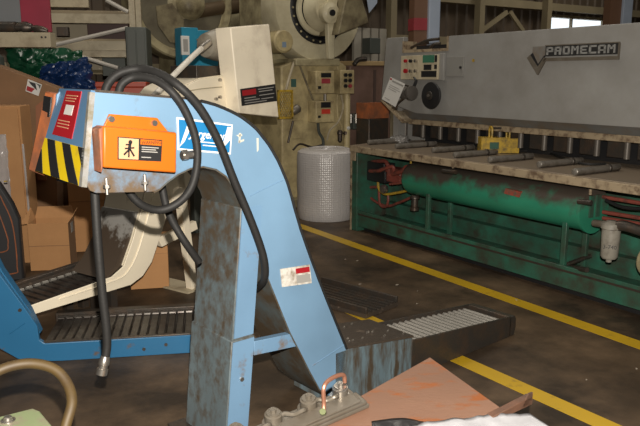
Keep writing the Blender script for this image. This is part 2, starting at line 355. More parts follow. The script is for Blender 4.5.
# foot of the gooseneck and the loading tray
MB().prism([(.60, .0), (1.12, .0), (1.12, .21), (.668, .268), (.60, .268)], .0, W).build('boot_box', mat('boot_paint', (.13, .185, .215), .45, dirt=(.06, .045, .03), dscale=9, damt=.5, dsoft=.1, var=.3, stretch=(2.5, 1, .5)), CH, bevel=.004)
MB().prism([(.672, .270), (1.125, .212), (1.125, .222), (.672, .280)], -.004, W + .004).build('boot_lid', GRIME, CH)
tz = lambda u: .196 - (u - 1.12) * .085
for y0 in (.0, W - .012):
    MB().prism([(1.12, 0), (1.98, 0), (1.985, tz(1.98)), (1.12, tz(1.12))], y0, y0 + .012).build('tray_wall', DARKSTEEL, CH, bevel=.002)
MB().prism([(1.12, .01), (1.97, .01), (1.97, .02), (1.12, .02)], .012, W - .012).build('tray_floor', GRIME, CH)
MB().prism([(1.965, 0), (2.02, 0), (2.035, .05), (2.035, .10), (2.02, tz(2.0)), (1.965, tz(1.98))], .0, W).build('tray_nose', DARKSTEEL, CH, bevel=.006)
for k in range(17):
    u = 1.14 + k * .0475; z = tz(u) - .026
    MB().prism([(u, z - .012), (u + .034, z - .012), (u + .032, z - .002), (u + .024, z + .008), (u + .012, z + .010), (u + .002, z + .002)], .014, W - .014).build('slat', SLAT, CH)
for k in range(16):    # loose metal chips stuck to the lid
    u, y = random.uniform(.70, 1.1), random.uniform(.02, W - .03); z = .284 - (u - .672) * .128
    MB().hexa([(u, y, z - .004), (u + .01, y + .003, z - .004), (u + .008, y + .009, z - .004), (u - .002, y + .007, z - .004)], [(u, y, z + .003), (u + .01, y + .003, z + .002), (u + .008, y + .009, z + .004), (u - .002, y + .007, z + .002)]).build('metal_chip', ZINC, CH)
# orange guard box on the head
gy = -.072
go = [CH.Q(103.5, 126, gy), CH.Q(177, 132.5, gy), CH.Q(176.5, 173, gy), CH.Q(103.5, 167.5, gy)]
MB().prism(go, gy, -.002).build('guard_box', ORANGE, CH, bevel=.006)
MB().prism([(-.474, 1.338), (go[0][0] + .003, go[0][1] - .002), (go[3][0] + .003, go[3][1] + .002), (-.474, 1.196)], gy * .90, -.002).build('guard_side', RUSTOR, CH, bevel=.005)
MB().prism([(-.446, 1.320), (-.198, 1.310), (-.24, 1.363), (-.412, 1.382)], -.012, -.001).build('guard_flange', ORANGE, CH, bevel=.002)
for px, py in ((110.5, 119), (153.5, 123)): bolt(CH, CH.P(px, py, -.012), (0, -1, 0), .011, .012)
for px in (106, 144.5):
    p = CH.P(px, 174, -.04); MB().cyl((p.x, p.y, 1.12), (p.x, p.y, 1.175), .0055, seg=8).cyl((p.x, p.y, 1.142), (p.x, p.y, 1.152), .012, seg=6).build('stud', ZINC, CH)
wq = [CH.P(117.5, 136.5, gy), CH.P(162, 140, gy), CH.P(161, 161.5, gy), CH.P(117.5, 159.5, gy)]
lerp = lambda a, b, t: a + (b - a) * t
def on(sq, s, t): return lerp(lerp(sq[0], sq[1], s), lerp(sq[3], sq[2], s), t)
def plate(name, pts, m, parent, th=.002, yo=0):
    return MB().prism([(p.x, p.z) for p in pts], pts[0].y - th + yo, pts[0].y + .001 + yo).build(name, m, parent)
def patch(name, sq, s0, t0, s1, t1, m, parent, yo=-.001):
    return plate(name, [on(sq, s0, t0), on(sq, s1, t0), on(sq, s1, t1), on(sq, s0, t1)], m, parent, yo=yo)
wl = plate('warning_label', wq, BLACK, CH); wl['label'] = 'orange and black warning label'
patch('pictogram_field', wq, .02, .04, .46, .96, PEACH, wl)
pic = MB(); py0, py1 = gy - .0045, gy - .0025
def stroke(a, b, w_):
    a, b = on(wq, *a), on(wq, *b); n = V((b.z - a.z, 0, a.x - b.x)).normalized() * w_
    pic.prism([(a.x + n.x, a.z + n.z), (a.x - n.x, a.z - n.z), (b.x - n.x, b.z - n.z), (b.x + n.x, b.z + n.z)], py0, py1)
V = Vector
c = on(wq, .27, .20); pic.cyl((c.x, py0, c.z), (c.x, py1, c.z), .007, seg=10)
stroke((.27, .22), (.24, .58), .005); stroke((.15, .50), (.36, .44), .0025); stroke((.26, .5), (.13, .78), .003); stroke((.26, .5), (.36, .82), .003); stroke((.24, .5), (.24, .88), .0025); stroke((.17, .33), (.27, .3), .0025)
pic.build('pictogram', BLACK, wl)
patch('warning_band', wq, .50, .04, .98, .27, ORANGE, wl)
c = on(wq, .75, .16); text('warning_text', 'WARNING', .0165, BLACK, wl, facing_front(c.x, gy - .0032, c.z, 3), depth=.0004, sx=.9)
for k, (t0, s1) in enumerate(((.36, .92), (.46, .86), (.56, .9), (.82, .75))): patch('print_line', wq, .53, t0, s1, t0 + .045, GREYPR, wl)
p = CH.P(178, 155.5, -.035); p2 = CH.P(193, 156, -.035)
MB().cyl((-.165, p.y, p.z), (p2.x, p2.y, p.z), .014, seg=12).cyl((-.16, p.y, p.z), (-.145, p.y, p.z), .020, seg=6).build('cable_gland', ZINC, CH)
# maker's sign on the curve
sq = [CH.P(176.5, 117, -.002), CH.P(232.5, 124.5, -.002), CH.P(230.5, 154.5, -.002), CH.P(177.5, 150, -.002)]
sg = plate('maker_sign', sq, WHITEP, CH); sg['label'] = 'blue and white maker sign'
plate('sign_field', [on(sq, .03, .06), on(sq, .97, .06), on(sq, .97, .94), on(sq, .03, .94)], BLUEP, sg, yo=-.001)
plate('sign_stripe', [on(sq, .20, .06), on(sq, .29, .06), on(sq, .12, .72), on(sq, .03, .90)], WHITEP, sg, yo=-.002)
plate('sign_stripe', [on(sq, .90, .10), on(sq, .97, .10), on(sq, .97, .50), on(sq, .80, .9)], WHITEP, sg, yo=-.002)
c = on(sq, .55, .44); text('sign_text', 'Jorgensen', .042, WHITEP, sg, facing_front(c.x, c.y - .004, c.z, 8), shear=.25, depth=.0004, sx=.92, bold=.0006)
for t0, s0, s1 in ((.66, .35, .85), (.76, .45, .80)):
    plate('print_line', [on(sq, s0, t0), on(sq, s1, t0), on(sq, s1, t0 + .035), on(sq, s0, t0 + .035)], WHITEP, sg, yo=-.002)
# peeling white and red label on the slope
lq = [CH.P(280, 269, -.002), CH.P(309.5, 264.5, -.002), CH.P(311.5, 283, -.002), CH.P(282, 287, -.002)]
lb = plate('worn_label', lq, mat('scuffed_label', (.62, .60, .55), .5, dirt=(.25, .2, .15), dscale=30, damt=.45), CH); lb['label'] = 'scuffed white and red label'
plate('label_band', [on(lq, .50, .10), on(lq, .97, .10), on(lq, .97, .38), on(lq, .50, .38)], REDP, lb, yo=-.001)
plate('label_text_block', [on(lq, .50, .48), on(lq, .97, .48), on(lq, .97, .9), on(lq, .50, .9)], GREYPR, lb, yo=-.001)
# end hood: blue plate with red notice and hazard tape, leaning out at the foot
hn_t, hn_b = tuple(CH.P(91, 90, -.012)), tuple(CH.P(82.5, 187, -.012))
hf_t, hf_b = (-.452, W + .01, 1.462), (-.556, W + .01, 1.172)
def hood(s, t, o=0.0):  # s: 0 far .. 1 near, t: 0 top .. 1 foot
    a = V(hf_t).lerp(V(hn_t), s); b = V(hf_b).lerp(V(hn_b), s); p = a.lerp(b, t); return p + V((-o, 0, o * .2))
def hoodplate(name, q, m, parent, o0, o1):
    n = 6; g = lambda i, j, o: hood(*[(q[0][k] * (1 - i / n) + q[1][k] * i / n) * (1 - j / n) + (q[3][k] * (1 - i / n) + q[2][k] * i / n) * j / n for k in (0, 1)], o)
    vs = [g(i, j, o) for o in (o0, o1) for j in range(n + 1) for i in range(n + 1)]; fs = []; n1 = (n + 1) ** 2; k = n + 1
    for j in range(n):
        for i in range(n):
            a = j * k + i; fs += [(a, a + 1, a + k + 1, a + k), (n1 + a, n1 + a + k, n1 + a + k + 1, n1 + a + 1)]
    for i in range(n):
        b = n * k + i; fs += [(i, n1 + i, n1 + i + 1, i + 1), (b, b + 1, n1 + b + 1, n1 + b), (i * k, i * k + k, n1 + i * k + k, n1 + i * k), (i * k + n, n1 + i * k + n, n1 + i * k + k + n, i * k + k + n)]
    return MB().add(vs, fs).build(name, m, parent)
hd = hoodplate('end_hood', [(0, 0), (1, 0), (1, 1), (0, 1)], mat('hood_blue', (.085, .175, .30), .42, dirt=(.12, .09, .06), dscale=9, damt=.33, dsoft=.05), CH, -.014, 0)
rn = hoodplate('red_notice', [(.28, .02), (.74, .02), (.66, .54), (.16, .54)], REDP, hd, -.001, .002)
hoodplate('notice_box', [(.37, .18), (.59, .18), (.57, .29), (.35, .29)], WHITEP, hd, 0, .003)
for k in range(3): hoodplate('print_line', [(.32, .07 + k * .03), (.66 - .04 * k, .07 + k * .03), (.66 - .04 * k, .08 + k * .03), (.32, .08 + k * .03)], PEACH, hd, 0, .003)
for k in range(3): hoodplate('print_line', [(.24, .36 + k * .035), (.54, .36 + k * .035), (.54, .37 + k * .035), (.24, .37 + k * .035)], PEACH, hd, 0, .003)
hoodplate('hazard_tape', [(0, .60), (1, .60), (1.0, 1.0), (0, 1.0)], TAPEY, hd, -.001, .002)
for q in ([(.08, .601), (.27, .601), (.55, .997), (.36, .997)], [(.46, .601), (.65, .601), (.93, .997), (.74, .997)], [(.0, .74), (.012, .74), (.17, .997), (.0, .997)], [(.84, .601), (.985, .601), (.985, .80), (.97, .80)]):
    hoodplate('hazard_stripe', q, BLACK, hd, 0, .004)
hoodplate('hood_edge', [(.95, .02), (1.005, .02), (1.005, 1.0), (.95, 1.0)], mat('bare_edge', (.55, .55, .54), .3, .6, dirt=(.3, .25, .12), dscale=20, damt=.4), CH, -.014, .004)
# guard on the far side of the head
fg = MB().hexa([(-.53, W + .012, 1.150), (-.20, W + .012, 1.16), (-.20, W + .095, 1.16), (-.56, W + .095, 1.165)], [(-.47, W + .012, 1.445), (-.20, W + .012, 1.42), (-.20, W + .085, 1.42), (-.478, W + .085, 1.452)]).build('far_guard', RUSTOR, CH, bevel=.006)
MB().hexa([(-.493, W + .02, 1.36), (-.500, W + .078, 1.362), (-.49, W + .078, 1.362), (-.48, W + .02, 1.36)], [(-.481, W + .02, 1.43), (-.486, W + .076, 1.435), (-.47, W + .076, 1.435), (-.47, W + .02, 1.43)]).build('guard_label', BLACK, fg)
# hoses
def hose(pts, r, m=RUBBER, name='hose', parent=CH): return MB().tube([parent.P(x, y, t) for x, y, t in pts], r, 12, 8).build(name, m, parent)
hose([(118, 96, .10), (122, 84, .10), (135, 77, .08), (155, 80, .02), (172, 92, -.03), (186, 112, -.045), (196, 140, -.05), (197, 165, -.05), (191, 188, -.05), (178, 203, -.04), (160, 210, -.01), (142, 205, .05), (128, 190, .10), (124, 172, .14)], .0145)
hose([(104, 98, .16), (108, 84, .16), (120, 73, .15), (140, 69, .12), (160, 74, .04), (180, 87, -.03), (200, 108, -.045), (218, 140, -.045), (234, 180, -.045), (250, 218, -.05), (261, 248, -.05), (265, 266, -.045), (264, 280, -.02), (257, 288, .06)], .0155)
hose([(162, 186, .14), (166, 205, .13), (173, 222, .12), (185, 242, .10), (199, 262, .10)], .015)
hose([(94, 176, .10), (95.5, 205, .08), (98, 245, .07), (102, 290, .065), (106, 325, .06), (107, 345, .06), (105.5, 357, .06)], .0155)
a, b = CH.P(105.5, 356, .06), CH.P(101.5, 374, .06)
MB().lathe(a, b - a, [(0, .016), (.012, .018), (.018, .0195), (.03, .0195), (.034, .016), (.045, .016), (.047, .0205), (.068, .0205), (.07, .015), ((b - a).length, .014)], 12).build('hose_coupling', ZINC, CH)

# ------------------------------------------------------------------ blue conveyor lying behind the leg (left)
g1, g2 = G(62, 361), G(190, 353)
LB = Thing('chip_conveyor', 'bright blue chip conveyor with dark slatted belt, cut off by left photo edge', 'conveyor', (g1.x, g1.y, 0), math.degrees(math.atan2(g2.y - g1.y, g2.x - g1.x)))
LB.o['group'] = CH.o['group'] = 'blue chip conveyors'
xe = .98; WL = .50
bt = LB.Q(39, 344)[1]
sideL = [LB.Q(18, 299), LB.Q(28, 313), LB.Q(37, 326), LB.Q(39, 340), (LB.Q(45, 344)[0], bt), (xe, bt), (xe, 0), (.0, 0), LB.Q(38, 361.5), LB.Q(18, 359), LB.Q(0, 349), LB.Q(-16, 335), LB.Q(-34, 312), LB.Q(-70, 250), (LB.Q(-70, 250)[0] + .26, LB.Q(0, 262)[1] + .12), LB.Q(0, 275)]
MB().prism(sideL, 0, .03).build('side_plate', BLUE2, LB, bevel=.003)
MB().box(LB.Q(39, 344)[0], xe, WL - .03, WL - .015, 0, bt - .01).build('side_plate', DARKSTEEL, LB)
back = [LB.Q(39, 335), LB.Q(28, 312), LB.Q(18, 298), LB.Q(0, 272), (LB.Q(-70, 250)[0] + .26, LB.Q(0, 262)[1] + .12)]
MB().strip(back, .03, .09, .008).build('cover_panel', BLUE2, LB)
MB().strip([(LB.Q(-70, 250)[0], LB.Q(-70, 250)[1]), LB.Q(-34, 312), LB.Q(-16, 335), LB.Q(0, 349), LB.Q(18, 359), (0, 0.004)], .03, .09, .008).build('belly_panel', BLUE2, LB)
MB().box(LB.Q(36, 340)[0], xe, .015, WL - .015, .004, .012).build('tray_floor', GRIME, LB)
MB().box(LB.Q(36, 340)[0], xe, WL - .015, WL + .045, 0, bt + .005).build('rear_rail', DARKSTEEL, LB, bevel=.004)
MB().box(LB.Q(42, 340)[0], xe, .006, .03, bt - .012, bt + .008).build('lip_strip', DARKSTEEL, LB, bevel=.003)
x = LB.Q(40, 340)[0]
while x < xe - .05:
    MB().prism([(x, bt - .03), (x + .042, bt - .033), (x + .047, bt - .025), (x + .040, bt - .016), (x + .006, bt - .016)], .018, WL - .018).build('slat', SLATD, LB); 
    MB().cyl((x + .004, WL - .06, bt - .015), (x + .04, WL - .06, bt - .015), .010, seg=8).build('hinge_knuckle', SLATD, LB)
    x += .05
MB().tube([LB.P(9, 334, -.002), LB.P(25, 323, -.002)], .003, 5, 2).build('seam', BLUE2, LB)
for px, py in ((20, 310), (144, 349), (166, 344.5)): bolt(LB, LB.P(px, py, 0), (0, -1, 0), .010, .006, DARKSTEEL)

# ------------------------------------------------------------------ cream conveyor behind
g1, g2 = G(52, 309), G(131, 285)
CR = Thing('chip_conveyor', 'cream gooseneck chip conveyor with tall white drive cover and white conduit', 'conveyor', CAMP + (Vector((g2.x, g2.y, 0)) - CAMP) * .88, math.degrees(math.atan2(g2.y - g1.y, g2.x - g1.x)))
WC = .38; FL = -CAM_H * .12

top = [CR.Q(q[0], q[1]) for q in ((30, 306), (112, 277), (124, 266), (133, 240), (141, 212), (148, 180), (158, 130), (168, 105), (182, 88), (200, 79), (222, 76))]
bot = [CR.Q(q[0], q[1]) for q in ((236, 112), (215, 116), (204, 130), (198, 160), (188, 190), (168, 213), (160, 238), (152, 262), (143, 276), (131, 285))]
sc = [(top[0][0], .0)] + top + bot
MB().prism(sc, 0, .012).build('side_plate', CREAM, CR, bevel=.003); MB().prism(sc, WC - .012, WC).build('side_plate', GRIME, CR)
MB().strip(top[2:][::-1], .012, WC - .012, -.006).build('top_cover', DARKSTEEL if False else CREAM, CR)
MB().strip(bot[::-1][:-1], .012, WC - .012, -.006).build('belly_panel', CREAM, CR)
MB().tube([CR.P(x, y, -.004) for x, y in ((60, 299), (116, 280), (129, 270), (138, 252), (146, 225), (153, 196))], .005, 6, 4).build('seam', CREAM, CR)
MB().tube([CR.P(x, y, -.004) for x, y in ((178, 93), (200, 89), (222, 87))], .004, 6, 4).build('seam', IVORY, CR)
a = top[0][0]; bx = top[2][0]; hz = lambda x: top[0][1] + (top[1][1] - top[0][1]) * (x - top[0][0]) / (top[1][0] - top[0][0])
MB().prism([(a, .01), (bx, .01), (bx, .018), (a, .018)], .012, WC - .012).build('tray_floor', GRIME, CR)
for x in (a + .45, bx - .1):
    for y in (.02, WC - .06): MB().box(x, x + .05, y, y + .05, FL, .0).build('tray_foot', DARKSTEEL, CR)
MB().prism([(a, 0), (bx, 0), (bx, hz(bx) + .02), (a, hz(a) + .02)], WC - .002, WC + .05).build('rear_rail', DARKSTEEL, CR, bevel=.006)
x = a + .01
while x < bx - .02:
    z = hz(x) - .02
    MB().prism([(x, z - .012), (x + .046, z - .014), (x + .052, z - .006), (x + .045, z + .003), (x + .006, z + .003)], .014, WC - .014).build('slat', SLATD, CR)
    MB().cyl((x + .004, WC - .05, z + .006), (x + .044, WC - .05, z + .006), .011, seg=8).build('hinge_knuckle', SLAT, CR)
    x += .056
# grey grimy loading mouth at the foot of the neck
MB().prism([top[1], top[2], top[3], top[4], (top[4][0] - .03, top[4][1]), (top[3][0] - .03, top[3][1]), (top[2][0] - .05, top[2][1] + .01), (top[1][0] - .04, top[1][1] - .01)], .02, WC - .02).build('chute_apron', mat('grey_chute', (.30, .29, .27), .5, dirt=(.07, .05, .035), dscale=6, damt=.52, dsoft=.05, zmask=(.55, .15)), CR)
# stand of the cream conveyor
MB().prism([CR.Q(x, y, .02) for x, y in ((158, 238), (196, 221), (198, 229), (162, 247))], .02, .06).build('stand_brace', CREAM, CR, bevel=.002)
lx = CR.P(178, 240, .03); fx = CR.P(192, 284, .03)
MB().hexa([(fx.x - .03, .0, FL), (fx.x + .03, .0, FL), (fx.x + .03, .06, FL), (fx.x - .03, .06, FL)], [(lx.x - .045, .0, 1.0), (lx.x + .015, .0, 1.0), (lx.x + .015, .06, 1.0), (lx.x - .045, .06, 1.0)]).build('stand_leg', CREAM, CR, bevel=.003)
MB().hexa([(fx.x - .03, WC - .06, FL), (fx.x + .03, WC - .06, FL), (fx.x + .03, WC, FL), (fx.x - .03, WC, FL)], [(lx.x - .045, WC - .06, 1.0), (lx.x + .015, WC - .06, 1.0), (lx.x + .015, WC, 1.0), (lx.x - .045, WC, 1.0)]).build('stand_leg', CREAM, CR, bevel=.003)
MB().box(fx.x - .10, fx.x + .08, -.03, WC + .03, FL, FL + .012).build('foot_plate', IVORY, CR)
MB().lathe(CR.P(181, 198, -.03), (0, 1, 0), [(0, .02), (.004, .07), (.03, .075), (.06, .07)], 20).build('bearing_cap', CREAM, CR)
# tall drive cover on the head
dy = -.12
dq = [CR.Q(230.5, 27.5, dy), CR.Q(269.5, 24, dy), CR.Q(279, 117.5, dy), CR.Q(239.5, 113, dy)]
dc = MB().prism(dq, dy, .03).build('drive_cover', mat('drive_cover_cream', (.92, .83, .66), .45, dirt=(.62, .53, .41), dscale=5, damt=.35, dsoft=.15), CR, bevel=.008)
nq = [CR.P(240.2, 89, dy - .001), CR.P(275, 84, dy - .001), CR.P(276.8, 101, dy - .001), CR.P(241.8, 106, dy - .001)]
np_ = plate('name_plate', nq, BLACK, CR); np_['label'] = 'black name plate with red mark'
plate('red_mark', [on(nq, .04, .10), on(nq, .42, .10), on(nq, .42, .42), on(nq, .04, .42)], REDP, np_, yo=-.001)
for s0, s1, t0 in ((.48, .95, .14), (.5, .9, .28), (.08, .40, .55), (.5, .94, .5), (.08, .5, .70), (.55, .9, .72), (.08, .7, .85)):
    plate('print_line', [on(nq, s0, t0), on(nq, s1, t0), on(nq, s1, t0 + .05), on(nq, s0, t0 + .05)], GREYPR, np_, yo=-.001)
# motor and gear unit
mc = CR.P(214, 46, .16)
MB().lathe(V((mc.x - .10, .16, mc.z)), (1, 0, .05), [(0, .06), (.01, .085), (.06, .10), (.12, .115), (.24, .115), (.25, .08)], 24).build('drive_motor', mat('motor_grey', (.32, .29, .23), .5, dirt=(.15, .12, .09), damt=.4), CR)
q0 = CR.Q(196, 84, .05); q1 = CR.Q(224, 66, .05)
MB().box(q0[0], q1[0], .04, .30, q0[1] - .04, q1[1]).build('gear_mount', DARKSTEEL, CR, bevel=.004)
for px, py in ((219, 80), (219, 97), (215, 99)): bolt(CR, CR.P(px, py, -.002), (0, -1, 0), .012, .02)
MB().tube([CR.P(x, y, t) for x, y, t in ((206, 45, .06), (202, 48, .03), (190, 59, -.01), (172, 77, -.04), (150, 100, -.05))], .020, 12, 6).build('conduit', mat('white_conduit', (.70, .66, .58), .45, dirt=(.3, .26, .2), damt=.35, dscale=20), CR)
MB().cyl(CR.P(209, 43, .065), CR.P(201, 49, .03), .027, seg=12).build('conduit_fitting', ZINC, CR)

# ------------------------------------------------------------------ teal cabinet behind the motor
p = D(184, 66, 6.6)
TB = Thing('control_cabinet', 'teal blue control cabinet with white gauge behind the grey motor', 'cabinet', (p.x, p.y, 0), 30)
a, b = TB.Q(183, 70), TB.Q(218, 28.5)
MB().box(a[0], a[0] + .16, 0, .2, a[1], b[1]).build('door', TEAL, TB, bevel=.005)
MB().box(a[0] + .16, b[0], .02, .2, a[1], b[1] - .02).build('body', TEAL, TB, bevel=.005)
MB().box(a[0] + .08, a[0] + .20, .05, .17, 0, a[1]).build('post', GREYDK, TB)
MB().box(a[0] - .05, a[0] + .24, -.02, .24, 0, .02).build('base_plate', GREYDK, TB)
q0, q1 = TB.Q(181.5, 55, -.02), TB.Q(189, 36, -.02)
gg = MB().box(q0[0], q1[0], -.03, 0, q0[1], q1[1]).build('gauge', WHITEP, TB, bevel=.004)
MB().box(q0[0] + .018, q1[0] - .018, -.034, -.028, q0[1] + .03, q1[1] - .03).build('gauge_window', GREYPR, gg)
p = TB.P(197, 40, -.01); MB().tube([p, p + V((.03, -.03, .0)), p + V((.08, -.03, -.06))], .012, 8).build('handle', ZINC, TB)

# ------------------------------------------------------------------ guillotine shear
SH = Thing('guillotine_shear', 'grey guillotine shear on green base with raised maker lettering', 'shear', G(358, 231), -57)
LEN = 3.75           # runs on past the right edge of the photograph
# local y > 0 goes back into the machine
bt = .55; TZ = .852
b0 = SH.Q(388, 37, bt); zt = SH.Q(540, 29.5, bt)[1]; za = SH.Q(540, 121.5, bt)[1]
nx0, nx1 = SH.Q(404, 36, bt)[0], SH.Q(448, 36, bt)[0]; nz = SH.Q(420, 50, bt)[1]
beamq = [SH.Q(386.5, 38, bt), SH.Q(403.5, 37, bt), (nx0, nz), (nx1, nz), (nx1 + .01, zt), (LEN, zt), (LEN, za), (SH.Q(416, 110, bt)[0], za), SH.Q(381, 100, bt)]
MB().prism(beamq, bt, bt + .06).build('front_beam', GREYP, SH, bevel=.006)
MB().prism([(nx1 + .1, zt - .02), (LEN, zt - .02), (LEN, zt - .1), (nx1 + .1, zt - .1)], bt + .06, bt + .5).build('beam_top', GREYP2, SH)
nr = MB(); q = [(nx0 - .012, zt - .02), (nx0 + .006, zt - .02), (nx0 + .006, nz + .006), (nx1 - .006, nz + .006), (nx1 - .006, zt), (nx1 + .012, zt), (nx1 + .012, nz - .02), (nx0 - .012, nz - .02)]
nr.prism(q, bt - .008, bt + .16).build('notch_rim', TANBAR, SH)
MB().box(nx0, nx1, bt + .16, bt + .2, nz - .3, nz + .05).build('notch_back', BLACK, SH)
for dz, x0, x1 in ((.03, .02, .25), (.06, .12, .4), (.02, .3, .42)):
    MB().tube([(nx0 + x0, bt + .08, nz + dz), (nx0 + (x0 + x1) / 2, bt + .07, nz + dz + .03), (nx0 + x1, bt + .1, nz + dz + .04)], .014, 8).build('linkage_rod', DARKSTEEL, SH)
# side frame behind the throat
MB().box(SH.Q(388, 100, bt)[0] + .02, SH.Q(388, 100, bt)[0] + .10, bt + .06, 1.25, .0, 1.80).build('side_frame', GREYP, SH)
MB().box(LEN - .08, LEN, bt + .06, 1.25, 0, 1.8).build('side_frame', GREYP, SH)
# sloping apron under the beam, blade clamp bar and dark blade gap
xa = SH.Q(402, 112, bt)[0]
MB().prismx([(bt + .002, za + .03), (bt + .03, za + .03), (bt + .14, za - .06), (bt + .12, za - .075)], xa, LEN).build('apron', GREYP2, SH)
MB().prismx([(bt + .10, za - .068), (bt + .17, za - .06), (bt + .17, za - .113), (bt + .10, za - .118)], xa - .02, LEN).build('clamp_bar', TANBAR, SH, bevel=.004)
dg = [SH.Q(380, 100, bt - .004), SH.Q(382, 100, bt - .004), SH.Q(404, 121, bt - .004), SH.Q(402, 123, bt - .004)]
MB().prism(dg, bt - .004, bt + .12).build('throat_edge', TANBAR, SH)
MB().box(xa, LEN, bt + .32, bt + .36, .84, za - .05).build('blade_beam', BLACK, SH)
MB().box(xa, LEN, bt + .17, bt + .33, za - .125, za - .1).build('clamp_roof', DARKSTEEL, SH)
hx = [SH.Q(px, py, bt + .14)[0] for px, py in ((403, 133), (420.7, 135), (438, 137), (456, 140), (475, 141.5), (497, 144), (518, 147), (541.5, 150), (567, 153), (594, 156), (624, 159), (652, 163), (683, 166))]
for x in hx:
    hc = MB().cyl((x, bt + .17, .905), (x, bt + .17, za - .11), .024, seg=14).build('hold_down', mat('hold_down_steel', (.12, .105, .09), .45, .3), SH)
for a, b in zip(hx, hx[1:]):
    MB().box(a + .05, b - .05, bt + .22, bt + .25, .90, za - .125).build('finger_guard', DARKSTEEL, SH, bevel=.006)
# table
lx_ = SH.Q(388, 100, bt)[0]
MB().prismz([(-.09, -.02), (LEN, -.02), (LEN, bt + .4), (lx_, bt + .4), (lx_, bt)], TZ - .045, TZ).build('table_top', TABLETOP, SH, bevel=.004)
tb = MB().prism([(-.09, .788), (LEN, .788), (LEN, TZ - .004), (-.09, TZ - .004)], -.05, -.02).build('table_edge', TANBAR, SH, bevel=.005)
MB().box(-.085, -.02, -.03, bt + .3, .70, .785).build('table_bracket', TANBAR, SH, bevel=.004)
# green base
MB().prism([(-.085, 0), (.0, 0), (.0, .79), (-.085, .79)], -.02, .55).build('end_frame', GREEN, SH, bevel=.005)
MB().box(-.10, -.085, -.03, .1, 0, .80).build('end_plate', TANBAR, SH)
MB().box(.0, LEN, .42, .45, .05, .79).build('back_panel', GREEN, SH)
MB().box(-.06, LEN, .0, .035, .05, .205).build('bottom_rail', GREEN, SH, bevel=.004)
MB().box(.0, LEN, .035, .42, .12, .135).build('drip_tray', GREEN, SH)
MB().box(.0, LEN, .33, .42, .135, .27).build('inner_rail', GREEN, SH, bevel=.004)
MB().box(.02, LEN, .06, .38, 0, .10).build('toe_gap_shade', BLACK, SH)  # black filler: shade of the gap under the rail, put into colour
MB().box(.0, LEN, -.004, .03, .165, .18).build('rail_groove', DARKSTEEL, SH)
# air tank
ta, tb2 = SH.P(409, 178, .12), SH.P(592, 208, .12)
tz, tr = .605, .148
L_ = tb2.x - ta.x
tank = MB().lathe((ta.x, .13, tz), (1, 0, 0), [(0, .02), (.004, .07), (.02, .115), (.045, .138), (.08, tr), (L_ - .02, tr), (L_ - .01, tr + .012), (L_ + .012, tr + .012), (L_ + .016, .10), (L_ + .02, .02)], 40).build('air_tank', TANK, SH)
for px, yy in ((428, .03), (450, .23), (566, .03), (587, .25)):
    x = SH.P(px, 220, yy).x
    MB().box(x - .020, x + .020, yy - .015, yy + .015, .13, tz - .09).build('tank_stand', GREEN, SH, bevel=.003)
for i in range(3):
    a = R(-35 + 35 * i); pass
MB().box(tb2.x + .012, tb2.x + .03, .06, .10, tz - .04, tz + .11).build('tank_end_lug', GREEN, SH); MB().box(tb2.x + .012, tb2.x + .03, .13, .17, tz - .04, tz + .11).build('tank_end_lug', GREEN, SH)
p = SH.P(512, 192, -.02); MB().prism([(p.x - .07, p.z - .02), (p.x + .07, p.z - .03), (p.x + .08, p.z + .015), (p.x - .06, p.z + .02)], -.026, .0).build('red_sticker', mat('faded_red', (.30, .06, .04), .5, dirt=(.05, .1, .07), dscale=20, damt=.4), SH)
# drain valve handles hanging under the table
for px, py, px2 in ((451, 160, 448), (588, 192, 583)):
    p = SH.P(px, py, -.06)
    MB().cyl((p.x, -.035, .778), (p.x, -.035, p.z - .02), .010, seg=8).build('valve_stem', TANBAR, SH)
    p2 = SH.P(px2 - 6, py + 17, -.06); p3 = SH.P(px2 + 7, py + 18.5, -.06)
    MB().cyl((p2.x, -.05, p2.z + .05), (p3.x, -.05, p3.z + .05), .018, seg=10).build('valve_body', DARKSTEEL, SH)
# hydraulic block and pipes at the left
for px0, py0, px1, py1 in ((367, 164, 384, 169.5), (366.5, 172, 385, 180)):
    a, b = SH.P(px0, py1, .10), SH.P(px1, py0, .10); MB().box(a.x, b.x, .10, .24, a.z, b.z).build('valve_block', BLACK, SH, bevel=.006)
a, b = SH.P(384, 181, .12), SH.P(400, 170, .12); MB().box(a.x, b.x, .12, .26, a.z, b.z).build('valve_block', REDPIPE, SH, bevel=.008)
def pipe(pts, r, m=REDPIPE, n='pipe'): MB().tube([SH.P(x, y, t) for x, y, t in pts], r, 8, 6).build(n, m, SH)
pipe([(372, 162, .14), (384, 161, .12), (388, 166, .10), (389, 175, .12)], .020)
pipe([(370, 171, .1), (378, 171, .08), (386, 168, .08), (393, 167, .1), (394, 174, .12)], .018)
pipe([(393, 174, .1), (402, 171, .08), (407, 167, .08), (414, 169, .1)], .022)
pipe([(368, 167, .15), (363, 172, .15), (363.5, 184, .15), (368, 187, .15), (376, 187, .15)], .014)
pipe([(378, 182, .12), (379, 189, .12), (385, 194, .12), (396, 193, .14), (410, 190, .15)], .013, YELLOW)
pipe([(366, 190, .16), (372, 199, .16), (386, 206, .16), (398, 203, .16), (412, 197, .16)], .013)
pipe([(397, 176, .12), (404, 181, .12), (410, 189, .14)], .014)
pipe([(379, 190, .15), (380, 204, .15), (385, 207, .15), (388, 202, .15), (388, 194, .15)], .013)
pipe([(390, 184, .1), (400, 183, .1), (412, 181, .14)], .012)
a = SH.P(384, 189, .08); MB().lathe(a + V((0, -.03, 0)), (0, 1, 0), [(0, .012), (.006, .04), (.03, .045), (.06, .03)], 14).build('gauge', ZINC, SH)
p = SH.P(415, 195, .08); MB().lathe((p.x, .08, p.z), (0, 0, -1), [(0, .03), (.02, .045), (.03, .045), (.035, .03), (.07, .032), (.11, .03), (.115, .04), (.14, .04), (.145, .01)], 16).build('sump_cup', DARKSTEEL, SH)
